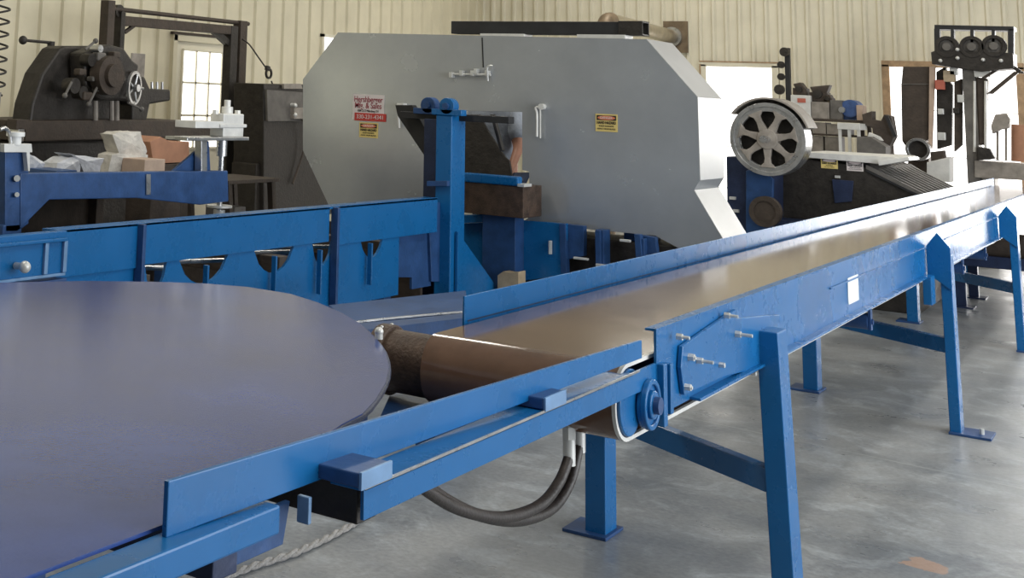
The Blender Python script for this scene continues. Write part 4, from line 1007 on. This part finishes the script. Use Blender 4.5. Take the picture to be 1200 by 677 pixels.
MB().ppx([(1145,172),(1160,174),(1166,186),(1145,188)],1,YX-.1,.15).build('valve_block','iron',ed,.01)
# base table and white drum area
MB().ppx([(1142,188),(1215,193),(1215,212),(1142,208)],1,YX-.02,.5).box(Wx(1150,200).x,Wx(1165,200).x,YX,YX+.4,0,1.0).box(Wx(1200,200).x,Wx(1212,200).x,YX,YX+.4,0,1.0).build('base_table','bin',ed,.006)
MB().ppx([(1086,190),(1113,184),(1113,214),(1086,209)],1,YX-.3,.3).box(Wx(1090,200).x,Wx(1108,200).x,YX-.25,YX-.05,0,1.0).build('white_cabinet','white_metal',ed,.006)
MB().ppx([(1090,178),(1106,176),(1108,190),(1091,190)],1,YX-.25,.15).build('gear_cover','iron_brown',ed,.01)
sm2 = thing('pump_motor','small grey pump on tall pipes standing on the table at the frame edge','pump',Wx(1175,190))
MB().ppx([(1166,134),(1180,133),(1184,140),(1182,150),(1172,152),(1163,157),(1161,148)],1,YX-.1,.15).build('motor','bin',sm2,.01)
for x0 in (1169,1179): MB().cyl(Wx(x0,150,YX-.03),Wx(x0,188,YX-.03),.014,10).build('pipe','bin',sm2)
tag(MB().cyl(Wx(1194,189,YX+.15),Wx(1194,146,YX+.15),.075,20).build('brown_drum','card'),'brown upright tube standing on the machine table at the frame edge','tube')

# ------------------------------------------------------------------ equipment beneath the conveyor's far end
lc = thing('roller_conveyor','low dark roller table on short legs seen beneath the conveyor','conveyor',(-1.7,13,0))
boxes('side_channel',[(-1.84,-.3,14.3,14.42,.36,.48),(-1.84,-.3,13.5,13.6,.36,.46)],'navy',lc,.004)
for i in range(6): MB().cyl((-1.75+i*.27,13.6,.45),(-1.75+i*.27,14.3,.45),.035,14).build('roller','bin_dark',lc)
for x in (-1.75,-.9,-.4):
    for y in (13.55,14.36): 
        l = MB().box(x-.04,x+.04,y-.04,y+.04,0,.36).build('leg','navy',lc); MB().box(x-.1,x+.1,y-.1,y+.1,0,.012).build('foot_plate','navy',l)

# ------------------------------------------------------------------ light
def area(name, loc, rot, sx, sy, e, col=(1,1,1), spread=math.pi):
    l = bpy.data.lights.new(name,'AREA'); l.shape = 'RECTANGLE'; l.size = sx; l.size_y = sy; l.energy = e; l.color = col; l.spread = spread
    o = bpy.data.objects.new(name,l); COL.objects.link(o); o.location = loc; o.rotation_euler = rot; return o
# area lights: side daylight inferred from lit faces, end-bay light added for rail glare
area('daylight_side_bay',(5.5,6.5,2.2),(0,math.radians(90),0),4.0,9,640,(.93,.97,1))
area('rail_glare_fill',(-.5,YB-.3,1.6),(math.radians(-90),0,0),1.9,3.0,170,(1,.99,.96))
for i,(x,y) in enumerate(((-5.5,4),(-5.5,10),(-5.5,16),(0,2),(0,9),(0,15))):  # unseen ceiling lights added to brighten the shop and its end wall
    area('ceiling_fill',(x,y,HT-.1),(0,0,0),.4,2.4,70,(1,.95,.84))
wd = bpy.data.worlds.new('world'); S.world = wd; wd.use_nodes = True
wd.node_tree.nodes['Background'].inputs[0].default_value = (.80,.90,1,1); wd.node_tree.nodes['Background'].inputs[1].default_value = .18

for o in list(bpy.data.objects):
    if '_o' in o: del o['_o']
vs = S.view_settings; vs.view_transform = 'Standard'; vs.look = 'None'; vs.exposure = 0.18; vs.gamma = 1.0; vs.use_curve_mapping = False
S.cycles.use_denoising = True
S.cycles.max_bounces = 8
